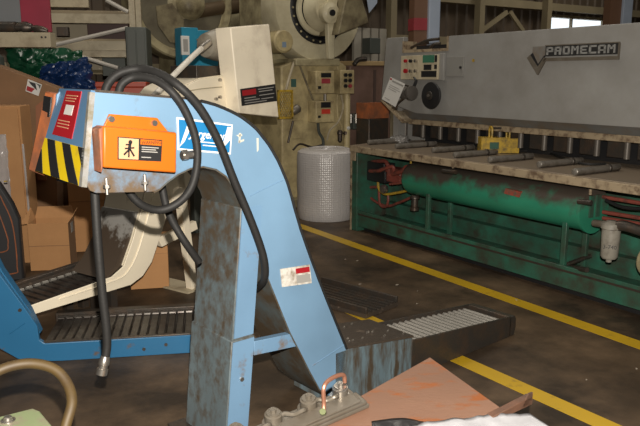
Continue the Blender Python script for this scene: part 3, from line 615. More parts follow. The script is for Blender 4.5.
a = SH.P(411, 158, .05); MB().cyl((a.x, .05, a.z + .02), (a.x, .05, a.z - .05), .010, seg=8).build('yellow_rod', YELLOW, SH)
# filter and pipes at the right
fp = SH.P(612, 222, -.03)
flt = MB().lathe((fp.x, -.03, fp.z + .01), (0, 0, -1), [(0, .028), (.012, .045), (.02, .064), (.05, .066), (.055, .058), (.10, .058), (.235, .054), (.25, .045), (.255, .02), (.275, .018)], 24).build('oil_filter', mat('filter_grey', (.25, .235, .20), .45, dirt=(.13, .11, .09), dscale=12, damt=.42), SH)
MB().tube([SH.P(594, 223, -.02), SH.P(603, 224, -.03), (fp.x - .04, -.03, fp.z - .02)], .024, 10).build('filter_pipe', ALU, SH)
MB().tube([(fp.x + .04, -.03, fp.z - .02), SH.P(625, 226, -.02), SH.P(645, 232, 0), SH.P(680, 240, 0)], .034, 10).build('filter_pipe', DARKSTEEL, SH)
text('filter_number', '3-740', .036, BLACK, flt, facing_front(fp.x + .0585 * math.sin(R(33)), -.03 - .0585 * math.cos(R(33)), fp.z - .155, 0, 33), depth=.0008)
for y_, dz in ((197, 0), (212, 0), (218, 0)):
    pipe([(603, y_, .2), (640, y_ + 6, .2), (700, y_ + 16, .2)], .014)
pipe([(606, 200, .1), (622, 207, .08), (645, 209, .08)], .012, BLACK)
mp = SH.P(640, 260, .02); MB().lathe((mp.x, .05, mp.z + .0), (1, 0, 0), [(0, .04), (.01, .085), (.03, .10), (.3, .10)], 24).build('pump_body', KHAKI, SH)
p = SH.P(578, 267, .0); MB().tube([SH.P(567, 266, .12), SH.P(574, 268, .05), SH.P(587, 270, -.02)], .018, 8).build('tray_tap', DARKSTEEL, SH)
MB().tube([SH.P(568, 264, .05), SH.P(590, 256, .3)], .016, 8).build('stand_strut', DARKSTEEL, SH)
# control panel, access plate, handwheel
a, b = SH.Q(400.5, 79.5, bt - .05), SH.Q(438, 54.5, bt - .05)
cp = MB().box(a[0], b[0], bt - .05, bt, a[1], b[1]).build('control_panel', IVORY, SH, bevel=.004)
a2, b2 = SH.Q(437, 80.5, bt - .03), SH.Q(444, 53, bt - .03); MB().box(a2[0], b2[0], bt - .03, bt, a2[1], b2[1]).build('panel_housing', GREYP, SH, bevel=.004)
for i, px in enumerate((406.5, 411.5, 416.5)):
    for j, py in enumerate((61, 71)):
        p = SH.P(px, py, bt - .05); MB().cyl((p.x, bt - .075, p.z), (p.x, bt - .05, p.z), .016 if (i, j) != (0, 1) else .022, seg=12).build('knob', [REDP, BLACK, ZINC][i] if j == 0 else [REDP, ZINC, ZINC][i], cp)
for px0, py0, px1, py1, m in ((423, 54.8, 434.5, 62.8, LEDG), (424, 64.5, 431.5, 70, BLACK), (421.5, 70.8, 436.5, 77, BLACK), (434.5, 64.5, 437, 69, BLACK), (435, 55, 437.3, 62, BLACK)):
    a, b = SH.Q(px0, py1, bt - .05), SH.Q(px1, py0, bt - .05); MB().box(a[0], b[0], bt - .056, bt - .049, a[1], b[1]).build('panel_display' if m is LEDG else 'keypad', m, cp)
a, b = SH.Q(446.5, 76.5, bt), SH.Q(464.5, 56.5, bt); ap = MB().box(a[0], b[0], bt - .008, bt, a[1], b[1]).build('access_plate', mat('access_plate_grey', (.22, .215, .20), .5), SH, bevel=.002)
p = SH.P(461.5, 67.5, bt); MB().cyl((p.x, bt - .02, p.z), (p.x, bt - .008, p.z), .012, seg=10).build('lock', BLACK, ap)
p = SH.P(473.5, 60.5, bt); MB().cyl((p.x, bt - .004, p.z), (p.x, bt, p.z), .014, seg=12).build('yellow_dot', YELLOW, SH)
p = SH.P(433, 95.5, bt - .04)
hw = MB().lathe((p.x, bt - .085, p.z), (0, 1, 0), [(0, .05), (.004, .075), (.010, .122), (.022, .128), (.036, .122), (.045, .06), (.085, .03)], 32).build('handwheel', BLACK, SH)
MB().lathe((p.x, bt - .10, p.z), (0, 1, 0), [(0, .01), (.004, .038), (.016, .042)], 20).build('hub', DARKSTEEL, hw); MB().cyl((p.x, bt - .106, p.z), (p.x, bt - .095, p.z), .014, seg=12).build('hub_nut', ZINC, hw)
p = SH.P(408, 93, bt - .08)
MB().lathe((p.x - .09, bt - .09, p.z - .0), (1, 0, 0), [(0, .03), (.01, .055), (.05, .06), (.10, .05), (.13, .07), (.17, .07), (.18, .03)], 16).build('adjuster', mat('adjuster_grey', (.10, .09, .08), .45, .2), SH)
MB().tube([(p.x + .06, bt - .06, p.z + .06), (p.x + .08, bt - .05, p.z + .12), (p.x + .02, bt - .03, p.z + .16)], .016, 8).build('adjuster_cable', BLACK, SH)
a = SH.P(399, 104, bt - .06); MB().tube([(p.x - .02, bt - .08, p.z - .03), (a.x, bt - .08, a.z), (a.x - .02, bt - .08, a.z - .05)], .014, 8).build('adjuster_lever', DARKSTEEL, SH)
# maker badge
bf = bt - .012
def bq(px, py): return SH.Q(px, py, bf)
x0, x1 = bq(546, 45)[0], bq(618.8, 45)[0]; zt_, zb_ = bq(582, 44.5)[1], bq(582, 60.5)[1]
kx = bq(533, 45)[0]; h_ = zt_ - zb_
bd = MB().prism([(x0, zb_ + .038), (x1, zb_ + .038), (x1, zt_), (x0, zt_)], bf, bt).build('badge_panel', mat('badge_dark', (.02, .02, .02), .45), SH)
MB().prism([(x0 - .02, zb_), (x1, zb_), (x1, zb_ + .026), (x0 + .0, zb_ + .026)], bf - .006, bt).build('badge_bar', ALU, SH)
vx = bq(537, 71)[0]
MB().prism([(kx, zt_), (x0 - .005, zt_), (x0 - .005, zb_ + .05), (kx + (x0 - kx) * .5, zb_ - .025), (kx, zb_ + .05)], bf - .002, bt).build('badge_shield', GREYP2, SH)
vm = kx + (x0 - kx) * .5
MB().prism([(kx - .05, zb_ + .03), (kx - .02, zb_ + .055), (vm, zb_ - .040), (x0 - .01, zb_ + .03), (x0 + .02, zb_ + .026), (x0 - .0, zb_), (vm, zb_ - .105)], bf - .006, bt).build('badge_chevron', ALU, SH)
MB().prism([(kx - .02, zb_ + .052), (kx + .005, zb_ + .07), (vm, zb_ - .02), (x0 - .01, zb_ + .045), (x0 - .01, zb_ + .03), (vm, zb_ - .040)], bf - .004, bt).build('badge_chevron_shadow', BLACK, SH)
# block capitals, each its own raised letter
LET = {'P': [(0, 0, .26, 1), (0, .78, 1, 1), (.74, .42, 1, 1), (0, .36, 1, .56)],
       'R': [(0, 0, .26, 1), (0, .78, 1, 1), (.74, .54, 1, 1), (0, .40, 1, .58), (.66, 0, .95, .45)],
       'O': [(0, 0, .26, 1), (.74, 0, 1, 1), (0, .78, 1, 1), (0, 0, 1, .22)],
       'M': [(0, 0, .2, 1), (.8, 0, 1, 1), (.2, .70, .36, .92), (.64, .70, .8, .92), (.36, .45, .64, .72)],
       'E': [(0, 0, .26, 1), (0, .78, 1, 1), (0, .4, .85, .58), (0, 0, 1, .22)],
       'C': [(0, 0, .26, 1), (0, .78, 1, 1), (0, 0, 1, .22)],
       'A': [(0, 0, .24, .92), (.76, 0, 1, .92), (.12, .8, .88, 1), (0, .30, 1, .46)]}
n = 8; cw = (x1 - x0 - .02) / n
MB().box(x0 - .004, x1 + .004, bf - .005, bt, zt_, zt_ + .008).build('badge_frame', ALU, bd); MB().box(x1, x1 + .008, bf - .005, bt, zb_, zt_).build('badge_frame', ALU, bd)
BADGE = mat('badge_letter_grey', (.27, .27, .26), .4, .2)
for i, chh in enumerate('PROMECAM'):
    m = MB(); lx0 = x0 + .012 + i * cw; lw = cw * .80; lz0 = zb_ + .048; lh = zt_ - lz0 - .008
    for a, b, c_, d_ in LET[chh]: m.box(lx0 + a * lw, lx0 + c_ * lw, bf - .006, bf, lz0 + b * lh, lz0 + d_ * lh)
    m.build('badge_letter', BADGE, bd, smooth=False)
# pinned notice and things on the table
nt_ = Thing('paper_notice', 'white paper notice hanging from the grey shear beside the control panel', 'notice', SH.org, -57)
nq = [nt_.P(390.6, 77, bt - .17), nt_.P(405.2, 84, bt - .17), nt_.P(395.5, 107, bt - .17), nt_.P(382, 99, bt - .17)]
nn = plate('sheet', nq, WHITEP, nt_, th=.002)
plate('red_corner', [on(nq, .03, .03), on(nq, .14, .03), on(nq, .14, .10), on(nq, .03, .10)], REDP, nt_, yo=-.002)
plate('heading_line', [on(nq, .2, .07), on(nq, .95, .07), on(nq, .95, .14), on(nq, .2, .14)], GREYPR, nt_, yo=-.002)
for t0, s1 in ((.28, .8), (.36, .9), (.44, .7), (.86, .5)):
    plate('print_line', [on(nq, .15, t0), on(nq, s1, t0), on(nq, s1, t0 + .025), on(nq, .15, t0 + .025)], GREYPR, nt_, yo=-.002)
MB().cyl((nq[1].x - .03, bt - .17, nq[1].z - .005), (nq[1].x - .03, bt - .10, nq[1].z - .02), .006, seg=8).build('clip', DARKSTEEL, nt_)
rods = [((368, 142.3), 'nearest the bubble wrap roll'), ((395.5, 146.3), 'second from the bubble wrap roll'), ((432.5, 150.2), 'third from the bubble wrap roll'), ((454, 155), 'just left of the yellow pedal box'), ((489, 159.8), 'in front of the yellow pedal box'), ((538.5, 164.6), 'just right of the yellow pedal box'), ((574, 172), 'furthest right on the shear table')]
for (px, py), where in rods:
    q = SH.Z(px, py, .852); rd = Thing('steel_rod', 'round steel rod lying on the shear table, ' + where, 'rod', G(px, py, TZ + .026) - V((0, 0, .026)), 33, 'steel rods on the shear table')
    ln = .50
    MB().lathe((0, 0, .026), (1, 0, 0), [(0, .004), (.002, .018), (.007, .025), (ln - .01, .025), (ln, .018)], 14).build('bar', STEEL, rd)
    MB().lathe((ln * .72, 0, .026), (1, 0, 0), [(0, .025), (.003, .029), (.024, .029), (.027, .025)], 14).build('collar', DARKSTEEL, rd)
pb = SH.Z(481, 153.5, TZ)
PD = Thing('pedal_box', 'yellow foot pedal box with carrying frame on the shear table', 'pedal', SH.org + SH.u * pb.x + SH.v * pb.y + V((0, 0, TZ + .001)), 0)
w_ = PD.P(519, 153).x; hh = PD.P(482, 138.5).z
for y0 in (0, .13):
    MB().box(0, w_, y0, y0 + .008, 0.002, hh).build('side_panel', YELLOW, PD, bevel=.002)
MB().box(0, .008, .008, .13, 0.002, hh).build('end_panel', YELLOW, PD); MB().box(w_ - .008, w_, .008, .13, 0, hh).build('end_panel', YELLOW, PD)
MB().box(0, w_ * .5, 0, .138, hh, hh + .006).build('lid', YELLOW, PD)
MB().box(w_ * .55, w_ * .95, .01, .13, hh - .03, hh - .015).build('pedal_plate', DARKSTEEL, PD)
for fx in (.28, .74):
    MB().tube([(w_ * fx, .02, hh - .02), (w_ * fx, .02, hh + .085), (w_ * fx, .11, hh + .085), (w_ * fx, .11, hh - .02)], .009, 6, 4).build('frame_hoop', YELLOW, PD)
MB().cyl((w_ * .28, .065, hh + .085), (w_ * .74, .065, hh + .085), .009, seg=8).build('carry_bar', DARKSTEEL, PD)
MB().box(w_ * .22, w_ * .46, -.002, .001, hh * .3, hh * .75).build('green_sticker', GREEN, PD)
cbm = MB().tube([G(x, y, TZ + .012) for x, y in ((519, 151), (530, 151), (545, 152), (560, 157), (572, 161), (586, 164), (606, 164))], .010, 8, 6).build('pedal_cable', RUBBER)
tag(cbm, 'black cable trailing from the yellow pedal box across the shear table', 'cable')

def lump(name, c, r, m, amp=.35, fr=3.0, seed=0, sub=4, flat=.0):
    """crumpled cloth or plastic: icosphere pushed about by folded noise"""
    import bmesh
    bm = bmesh.new(); bmesh.ops.create_icosphere(bm, subdivisions=sub, radius=1)
    for v in bm.verts:
        p = v.co * fr + V((seed * 7.3, seed * 3.1, seed))
        d = 1 + amp * (abs(noise.noise(p)) * 2 - .7) + amp * .5 * (abs(noise.noise(p * 2.3)) * 2 - .6)
        v.co = V((v.co.x * r[0] * d, v.co.y * r[1] * d, v.co.z * r[2] * d))
        if v.co.z < -r[2] * flat: v.co.z = -r[2] * flat
    me = bpy.data.meshes.new(name); bm.to_mesh(me); bm.free()
    for p in me.polygons: p.use_smooth = True
    o = bpy.data.objects.new(name, me); col.objects.link(o); o.location = c; me.materials.append(m); return o
sp = G(399, 139.5, .885)
tag(lump('plastic_scrap', (sp.x, sp.y, .886), (.11, .09, .045), mat('clear_wrap', (.22, .21, .20), .25, var=.3), .3, 2.5, 3, 4, .75), 'crumpled clear plastic scrap on the left end of the shear table', 'plastic wrap')

# ------------------------------------------------------------------ bubble wrap roll
BUB = mat('bubble_wrap', (.46, .44, .43), .3, var=.1, spec=.7)
nt = BUB.node_tree; N = nt.nodes; Lk = nt.links
tc = N.new('ShaderNodeTexCoord'); mp = N.new('ShaderNodeMapping'); Lk.new(tc.outputs['Object'], mp.inputs[0])
vo = N.new('ShaderNodeTexVoronoi'); vo.inputs['Scale'].default_value = 42; vo.inputs['Randomness'].default_value = .25; Lk.new(mp.outputs[0], vo.inputs['Vector'])
bp = N.new('ShaderNodeBump'); bp.invert = True; bp.inputs['Strength'].default_value = .45; bp.inputs['Distance'].default_value = .01
Lk.new(vo.outputs['Distance'], bp.inputs['Height']); Lk.new(bp.outputs[0], N['Principled BSDF'].inputs['Normal'])
rc = G(326, 219)
BW = Thing('bubble_wrap_roll', 'large standing roll of grey bubble wrap beside the green shear base', 'bubble wrap', (rc.x - .0, rc.y + .12, 0), 0)
prof = [(0, .12), (.0, .302), (.02, .310), (.1, .315), (.25, .311), (.4, .317), (.55, .313), (.66, .315), (.72, .305), (.745, .27), (.752, .2), (.748, .06), (.70, .055), (.70, .0)]
MB().lathe((0, 0, .001), (0, 0, 1), prof, 56).build('wrapped_layers', BUB, BW)
MB().tube([(math.cos(a) * (.24 - .0010 * i * 10), math.sin(a) * (.24 - .0010 * i * 10), .752) for i, a in enumerate([k * .5 for k in range(18)])], .008, 6, 3).build('top_edge', BUB, BW)

# ------------------------------------------------------------------ cream mechanical press (background)
MP = Thing('mechanical_press', 'cream mechanical press with big flywheel behind the bubble wrap roll', 'press', G(318, 203), 33)
q = MP.Q
a = q(283, 200); 
frq = [(q(281, 66)[0], 0), (q(347, 66)[0], 0), q(347, 66), q(338, 60), q(297, 60), q(281, 66)]
MB().prism(frq, .0, 1.1).build('frame', CREAMDIM, MP, bevel=.02)
MB().prism([q(296, 66, -.1), q(340, 66, -.1), q(340, 58.5, -.1), q(296, 58.5, -.1)], -.1, .6).build('shelf_plate', KHAKI, MP, bevel=.01)
MB().box(q(270, 80, .5)[0], q(292, 80, .5)[0], .5, 1.3, 0, 3.6).build('side_column', KHAKI, MP, bevel=.02)
fc = MP.P(320, 9, -.05); fr_ = .60
fw = MB().lathe((fc.x, .30, fc.z), (0, -1, 0), [(0, .3), (0, fr_ - .03), (.03, fr_), (.30, fr_), (.34, fr_ - .02), (.35, fr_ - .20), (.33, fr_ - .21), (.31, .38), (.31, .3), (.33, .29), (.34, .24), (.30, .22), (.30, .1)], 64).build('flywheel', mat('flywheel_cream', (.58, .53, .37), .4, dirt=(.35, .3, .19), dscale=3, damt=.4, dsoft=.2), MP)
MB().lathe((fc.x, -.012, fc.z), (0, -1, 0), [(0, .39), (.02, .395), (.035, .37), (.035, .345), (.02, .335), (0, .335)], 64).build('brake_ring', BLACK, fw)
for k in range(24):
    an = 2 * math.pi * k / 24; p = V((fc.x + .365 * math.cos(an), -.048, fc.z + .365 * math.sin(an))); MB().cyl(p, p + V((0, -.012, 0)), .012, seg=6).build('ring_bolt', KHAKI, fw)
MB().lathe((fc.x + .03, -.05, fc.z), (0, -1, 0), [(0, .26), (.04, .25), (.10, .2), (.16, .19), (.18, .12)], 32).build('hub', MATS['flywheel_cream'], MP)
hc = MP.P(331, 13, -.32)
hb = MB().lathe((hc.x, -.22, hc.z), (0, -1, 0), [(0, .10), (.02, .115), (.10, .115), (.115, .07), (.12, .065), (.12, .03)], 24).build('bearing', MATS['flywheel_cream'], MP)
MB().cyl((hc.x, -.36, hc.z), (hc.x, -.335, hc.z), .035, seg=16).build('shaft_end', BLACK, hb)
a = q(326, 20, -.26); b = q(334, 20, -.26); c_ = q(333, 59, -.26); d_ = q(328, 59, -.26)
MB().prism([a, b, c_, d_], -.29, -.22).build('bearing_arm', MATS['flywheel_cream'], MP, bevel=.008)
MB().prism([q(329, 0, -.26), q(336, 0, -.26), q(335, 8, -.26), q(328, 8, -.26)], -.29, -.22).build('bearing_arm', MATS['flywheel_cream'], MP)
# boxed hood to the right of the hub
f1 = [q(336, 34, -.35), q(343, -6, -.35), q(361, -6, -.35), q(366.5, 22, -.35), q(352, 31, -.35)]
MB().prism([q(339, 30, -.42), q(347, -8, -.42), q(360, -8, -.42), q(368, 17, -.42), q(369, 23, -.42), q(338, 35, -.42)], -.42, .30).build('belt_hood', KHAKIDK, MP, bevel=.012)
plate('hood_paper', [MP.P(366, -6, -.44), MP.P(377, -6, -.44), MP.P(377, 3, -.44), MP.P(369, 13, -.44)], GREYCOL, MP, th=.004)
p = MP.P(284, 41, -.04); cpz = MB().lathe((p.x, .25, p.z), (0, -1, 0), [(0, .13), (.28, .13), (.30, .11), (.30, .02)], 24).build('pulley_cap', CREAMDIM, MP)
MB().box(p.x - .03, p.x + .02, -.056, -.048, p.z - .07, p.z - .01).build('cap_sticker', mat('sticker_bluegrey', (.2, .27, .36), .5), cpz)
def pbox(px0, py0, px1, py1, t, dpt, m, n): 
    a, b = q(px0, py1, t), q(px1, py0, t); return MB().box(a[0], b[0], t, t + dpt, a[1], b[1]).build(n, m, MP, bevel=.008)
def dec(par, px0, py0, px1, py1, t, m, n='sticker'):
    a, b = q(px0, py1, t), q(px1, py0, t); return MB().box(a[0], b[0], t - .006, t + .002, a[1], b[1]).build(n, m, par)
e1 = pbox(316, 71, 334.5, 94, -.18, .18, CREAMDIM, 'electrical_box'); dec(e1, 321, 73, 331, 77.5, -.18, BLACK); dec(e1, 321.5, 78.5, 330, 83.5, -.18, REDTRIM); dec(e1, 318, 86, 321, 89, -.18, BLACK, 'lock')
e2 = pbox(316, 101, 334.5, 123, -.18, .18, CREAMDIM, 'electrical_box'); dec(e2, 321, 102, 330.5, 107.8, -.18, BLACK); dec(e2, 321.5, 109, 330, 114, -.18, mat('red_sticker', (.55, .05, .03), .5)); dec(e2, 318, 115.5, 320.5, 118, -.18, BLACK, 'lock')
e3 = pbox(340.5, 70, 354.5, 94, -.20, .16, CREAMDIM, 'push_button_panel')
for i, px in enumerate((345, 349.5)):
    for j, py in enumerate((75, 80.5, 86)):
        p = MP.P(px, py, -.2); MB().cyl((p.x, -.225, p.z), (p.x, -.2, p.z), .022, seg=12).build('push_button', BLACK if (i, j) != (1, 2) else REDTRIM, e3)
MB().cyl((q(347, 94, -.12)[0], -.12, 0), (q(347, 94, -.12)[0], -.12, q(347, 94, -.12)[1]), .04, seg=12).build('panel_post', CREAMDIM, MP)
def pp(pts, r, m, n='pipe'): MB().tube([MP.P(x, y, t) for x, y, t in pts], r, 8, 6).build(n, m, MP)
pp([(325, 94, -.1), (325, 101, -.1)], .02, ZINC); pp([(318, 123, -.08), (319, 132, -.06), (323, 140, -.05), (323, 152, -.03)], .018, GREYDK)
pp([(337, 66, -.06), (339, 80, -.06), (337, 100, -.06), (338, 118, -.06), (342, 128, -.06), (338, 136, -.06)], .013, CREAMDIM, 'cable'); pp([(341, 95, -.1), (343, 108, -.1), (338, 122, -.1), (330, 130, -.08), (327, 140, -.04)], .012, IVORY, 'cable')
pp([(300, 66, -.06), (306, 82, -.06), (313, 100, -.06)], .012, KHAKIDK, 'cable'); pp([(295, 60, -.04), (290, 75, -.04), (286, 90, -.04)], .016, IVORY)
pp([(293, 150, -.06), (300, 144, -.06), (312, 147, -.06), (322, 145, -.06)], .012, DARKSTEEL, 'cable')
for px in (340, 346): 
    p = MP.P(px, 130, -.12); MB().lathe((p.x, -.12, p.z), (0, 0, -1), [(0, .02), (.02, .035), (.05, .035), (.055, .03), (.13, .028), (.15, .01)], 14).build('air_regulator', DARKSTEEL, MP)
p = MP.P(348, 128, -.15); MB().lathe((p.x, -.17, p.z), (0, 1, 0), [(0, .005), (.004, .022), (.03, .022)], 12).build('pressure_gauge', WHITEP, MP)
p = MP.P(299, 112, -.1); MB().lathe((p.x - .1, -.1, p.z), (1, 0, .5), [(0, .03), (.03, .05), (.1, .05), (.12, .03)], 12).build('air_valve', ALU, MP)
MB().tube([MP.P(293, 121, -.08), MP.P(288, 143, -.08)], .014, 8).build('link_rod', DARKSTEEL, MP)
p = MP.P(296, 130, -.01); MB().box(p.x - .06, p.x + .10, -.012, 0, p.z - .1, p.z + .12).build('cover_plate', CREAMDIM, MP, bevel=.004)
dec(MP, 291, 79, 296, 87, .0, mat('green_sticker', (.05, .12, .10), .5))
# yellow expanded-metal guard: frame and crossed strands
yg = [MP.P(277.5, 90, -.25), MP.P(292.8, 91, -.25), MP.P(292.8, 120, -.25), MP.P(277.5, 119, -.25)]
gx0, gx1, gz0, gz1 = yg[0].x, yg[1].x, yg[3].z, yg[0].z
MG = MB().box(gx0, gx1, -.26, -.24, gz1 - .018, gz1).box(gx0, gx1, -.26, -.24, gz0, gz0 + .018).box(gx0, gx0 + .018, -.26, -.24, gz0, gz1).box(gx1 - .018, gx1, -.26, -.24, gz0, gz1).build('mesh_guard', YELLOW, MP)
mm = MB(); n = 7
for k in range(-n, n + 1):
    for sgn in (1, -1):
        xs = []
        x_a = gx0 + (k / n) * (gx1 - gx0); dx = (gz1 - gz0) * .55
        s, e = V((x_a, -.25, gz0)), V((x_a + sgn * dx, -.25, gz1))
        if sgn < 0: s.x += (gx1 - gx0) * .8; e.x += (gx1 - gx0) * .8
        t0, t1 = 0, 1; d = e.x - s.x
        ta_, tb_ = sorted(((gx0 - s.x) / d, (gx1 - s.x) / d)); t0, t1 = max(0, ta_), min(1, tb_)
        if t1 > t0 + .02: mm.cyl(s.lerp(e, t0), s.lerp(e, t1), .0035, seg=4)
o = mm.build('wire_mesh', YELLOW, MG); o['kind'] = 'stuff'
MB().box(gx0 + .05, gx0 + .1, -.24, .02, gz0 + .05, gz0 + .1).build('guard_arm', KHAKI, MP)
MB().box(q(270, 60)[0], q(352, 60)[0], -.12, 1.2, 0, .10).build('bed', KHAKIDK, MP, bevel=.01)

# second press further left
p = D(200, 20, 9.6)
P2 = Thing('mechanical_press', 'khaki press with round ring guard and long drive shaft at top left', 'press', (p.x, p.y, 0), 33)
q = P2.Q
MP.o['group'] = P2.o['group'] = 'mechanical presses at the back'
a, b = q(182, 52), q(272, 3)
MB().box(a[0], b[0], .1, .9, 0, 4.2).build('frame', KHAKI, P2, bevel=.02)
MB().box(q(205, 20)[0], q(212, 20)[0], -.05, .1, 0, 4.2).build('frame_rib', KHAKIDK, P2, bevel=.01)
MB().cyl(P2.P(188, 13, -.12), P2.P(262, 1, -.12), .11, seg=20).build('drive_shaft', mat('shaft_brown', (.12, .085, .05), .4, .4), P2)
rc_ = P2.P(185, 3, -.3)
MB().lathe((rc_.x, .12, rc_.z), (0, -1, 0), [(0, .3), (0, .66), (.02, .70), (.34, .70), (.36, .68), (.36, .60), (.30, .59), (.30, .2), (.31, .18), (.31, .05)], 64).build('ring_guard', KHAKI, P2)
MB().lathe((rc_.x + .12, -.20, rc_.z), (0, -1, 0), [(0, .20), (.05, .18), (.10, .15), (.14, .06)], 24).build('shaft_boss', KHAKI, P2)
MB().lathe((rc_.x, -.165, rc_.z), (0, -1, 0), [(0, .05), (0, .575), (.02, .575), (.02, .05)], 48).build('ring_recess_shade', mat('recess_shade_khaki', (.13, .115, .075), .6, dirt=(.09, .075, .05), damt=.45), P2)  # added darker disc: recess shade inside the ring, put into its colour
MB().prism([q(156, 6, -.2), q(172, 3, -.2), q(184, 20, -.2), q(182, 44, -.2), q(170, 42, -.2), q(158, 25, -.2)], -.20, -.16).build('guard_plate', KHAKIDK, P2)
MB().box(q(251, 20, -.2)[0], q(258, 20, -.2)[0], -.25, .0, 0, 4.0).build('guide_post', GREYDK, P2, bevel=.01); MB().box(q(260, 20, -.2)[0], q(269, 20, -.2)[0], -.25, .0, 0, 4.0).build('guide_post', KHAKI, P2, bevel=.01)
MB().box(a[0] + .1, b[0] + .05, -.2, 1.0, 0, .15).build('bed', KHAKIDK, P2)

# ------------------------------------------------------------------ brown machine right of the press
p = D(370, 150, 9.0)
BM = Thing('brown_machine', 'brown boxy machine with tan top between the cream press and shear', 'machine', (p.x, p.y, 0), 33)
q = BM.Q
a, b = q(349, 160), q(392, 66)
MB().box(a[0], b[0], 0, .9, 0, b[1]).build('body', BROWNM, BM, bevel=.02)
MB().box(q(353, 62)[0], b[0], -.04, .9, b[1], q(370, 61)[1]).build('top_slab', mat('tan_top', (.42, .30, .15), .6), BM, bevel=.01)
MB().tube([BM.P(354, 65, -.06), BM.P(358, 60, -.06), BM.P(366, 59, -.06)], .03, 8).build('handle', DARKSTEEL, BM)
e = BM.Q(349, 128, -.12); MB().box(BM.Q(349, 124, -.1)[0], BM.Q(380, 124, -.1)[0], -.2, 0, BM.Q(349, 129, -.1)[1], BM.Q(349, 114, -.1)[1]).build('valve_rack', GREYDK, BM, bevel=.01)
for px in (351, 356, 361): 
    p = BM.P(px, 119, -.22); MB().cyl((p.x, -.22, p.z - .05), (p.x, -.22, p.z + .06), .02, seg=10).build('valve_cartridge', ZINC, BM)
MB().box(BM.Q(374, 90, -.02)[0], BM.Q(376, 90, -.02)[0], -.02, 0, .1, b[1] - .05).build('panel_seam', mat('seam_dark', (.09, .06, .05), .6), BM)
p = D(380, 120, 7.9)
OC = Thing('orange_crate', 'small orange crate in the dark gap under the shear throat', 'crate', (p.x - .08, p.y + .15, 0), 33)
q = OC.Q; a, b = q(369, 119), q(389, 104)
MB().box(a[0], b[0], 0, .25, 0, a[1]).build('pedestal', DARKSTEEL, OC, bevel=.01)
for z0 in (a[1], a[1] + .06, a[1] + .12): MB().box(a[0], b[0], 0, .02, z0 + .004, z0 + .064).build('slat', RUSTOR, OC)
MB().box(a[0], b[0], .02, .25, a[1], a[1] + .18).build('body', RUSTOR, OC)

# ------------------------------------------------------------------ cartons at the left
def wrapmat():
    return mat('clear_stretch_wrap', (.62, .60, .60), .18, var=.2)
g = G(32.5, 262)
TC = Thing('tall_carton', 'tall cardboard carton with crumpled stretch wrap at left photo edge', 'carton', (g.x, g.y, 0), 8)
q = TC.Q
hT = q(25, 106)[1]; xw = -.62
MB().box(xw, 0, .0, .30, 0, hT).build('carton_body', CARD, TC, bevel=.004)
MB().box(xw, -.015, -.012, .0, .0, hT - .02).build('front_flap', CARD, TC)
MB().box(-.24, -.20, -.014, -.011, .05, hT - .05).build('tape_strip', TAPE, TC)
MB().tube([(.004, -.006, .04), (.006, -.008, hT * .4), (.002, -.008, hT - .3)], .009, 8).build('wrap_edge', wrapmat(), TC)
def crumple(name, parent, x0, x1, z0, z1, y, m, nx=14, nz=34, amp=.022, seed=0):
    vs = []; fs = []
    for j in range(nz + 1):
        for i in range(nx + 1):
            x = x0 + (x1 - x0) * i / nx; z = z0 + (z1 - z0) * j / nz
            n_ = noise.noise(V((x * 22 + seed, z * 14, seed))); n2 = noise.noise(V((x * 50, z * 45, seed + 3)))
            ed = .012 * noise.noise(V((seed, z * 18, 4)))
            vs.append((x + (ed if i in (0, nx) else 0), y - abs(n_) * amp - abs(n2) * amp * .5, z))
    for j in range(nz):
        for i in range(nx):
            a = j * (nx + 1) + i; fs.append((a, a + 1, a + nx + 2, a + nx + 1))
    o = MB().add(vs, fs).build(name, m, parent)
    s = o.modifiers.new('sheet', 'SOLIDIFY'); s.thickness = .002
    return o
sw = wrapmat(); bs = sw.node_tree.nodes['Principled BSDF']; bs.inputs['Alpha'].default_value = .42
crumple('stretch_wrap', TC, -.30, -.115, .25, hT - .22, -.014, sw, seed=2)
# second carton behind it, tipped top edge, and its shipping label
g = D(30, 90, 5.95)
C2 = Thing('leaning_carton', 'brown carton with red and white shipping label behind the tall wrapped carton', 'carton', (g.x, g.y, 0), 8)
q = C2.Q
tl, tr_ = q(-6, 64.5), q(58, 88.5)
body = [(tl[0] - .2, 0), (q(58, 200)[0] - .03, 0), (q(58, 130)[0] - .02, tr_[1] - .35), tr_, tl, (tl[0] - .2, tl[1])]
MB().prism(body, 0, .26).build('carton_body', CARDDK, C2, bevel=.005)
MB().prism([q(36, 106), q(46, 98), q(47, 180), q(38, 180)], -.012, .0).build('side_flap', mat('reddish_card', (.30, .12, .06), .75), C2)
lq = [C2.P(28, 79, -.004), C2.P(42, 84.5, -.004), C2.P(38.5, 96, -.004), C2.P(25.5, 91, -.004)]
lb = plate('shipping_label', lq, WHITEP, C2); lb['label'] = 'red, white and black shipping label'
plate('label_mark', [on(lq, .05, .15), on(lq, .55, .10), on(lq, .80, .62), on(lq, .3, .35)], BLACK, lb, yo=-.001)
plate('label_mark', [on(lq, .05, .55), on(lq, .62, .55), on(lq, .45, .92), on(lq, .05, .92)], REDP, lb, yo=-.001)
plate('label_mark', [on(lq, .55, .08), on(lq, .95, .08), on(lq, .95, .4), on(lq, .8, .2)], GREYDK, lb, yo=-.001)
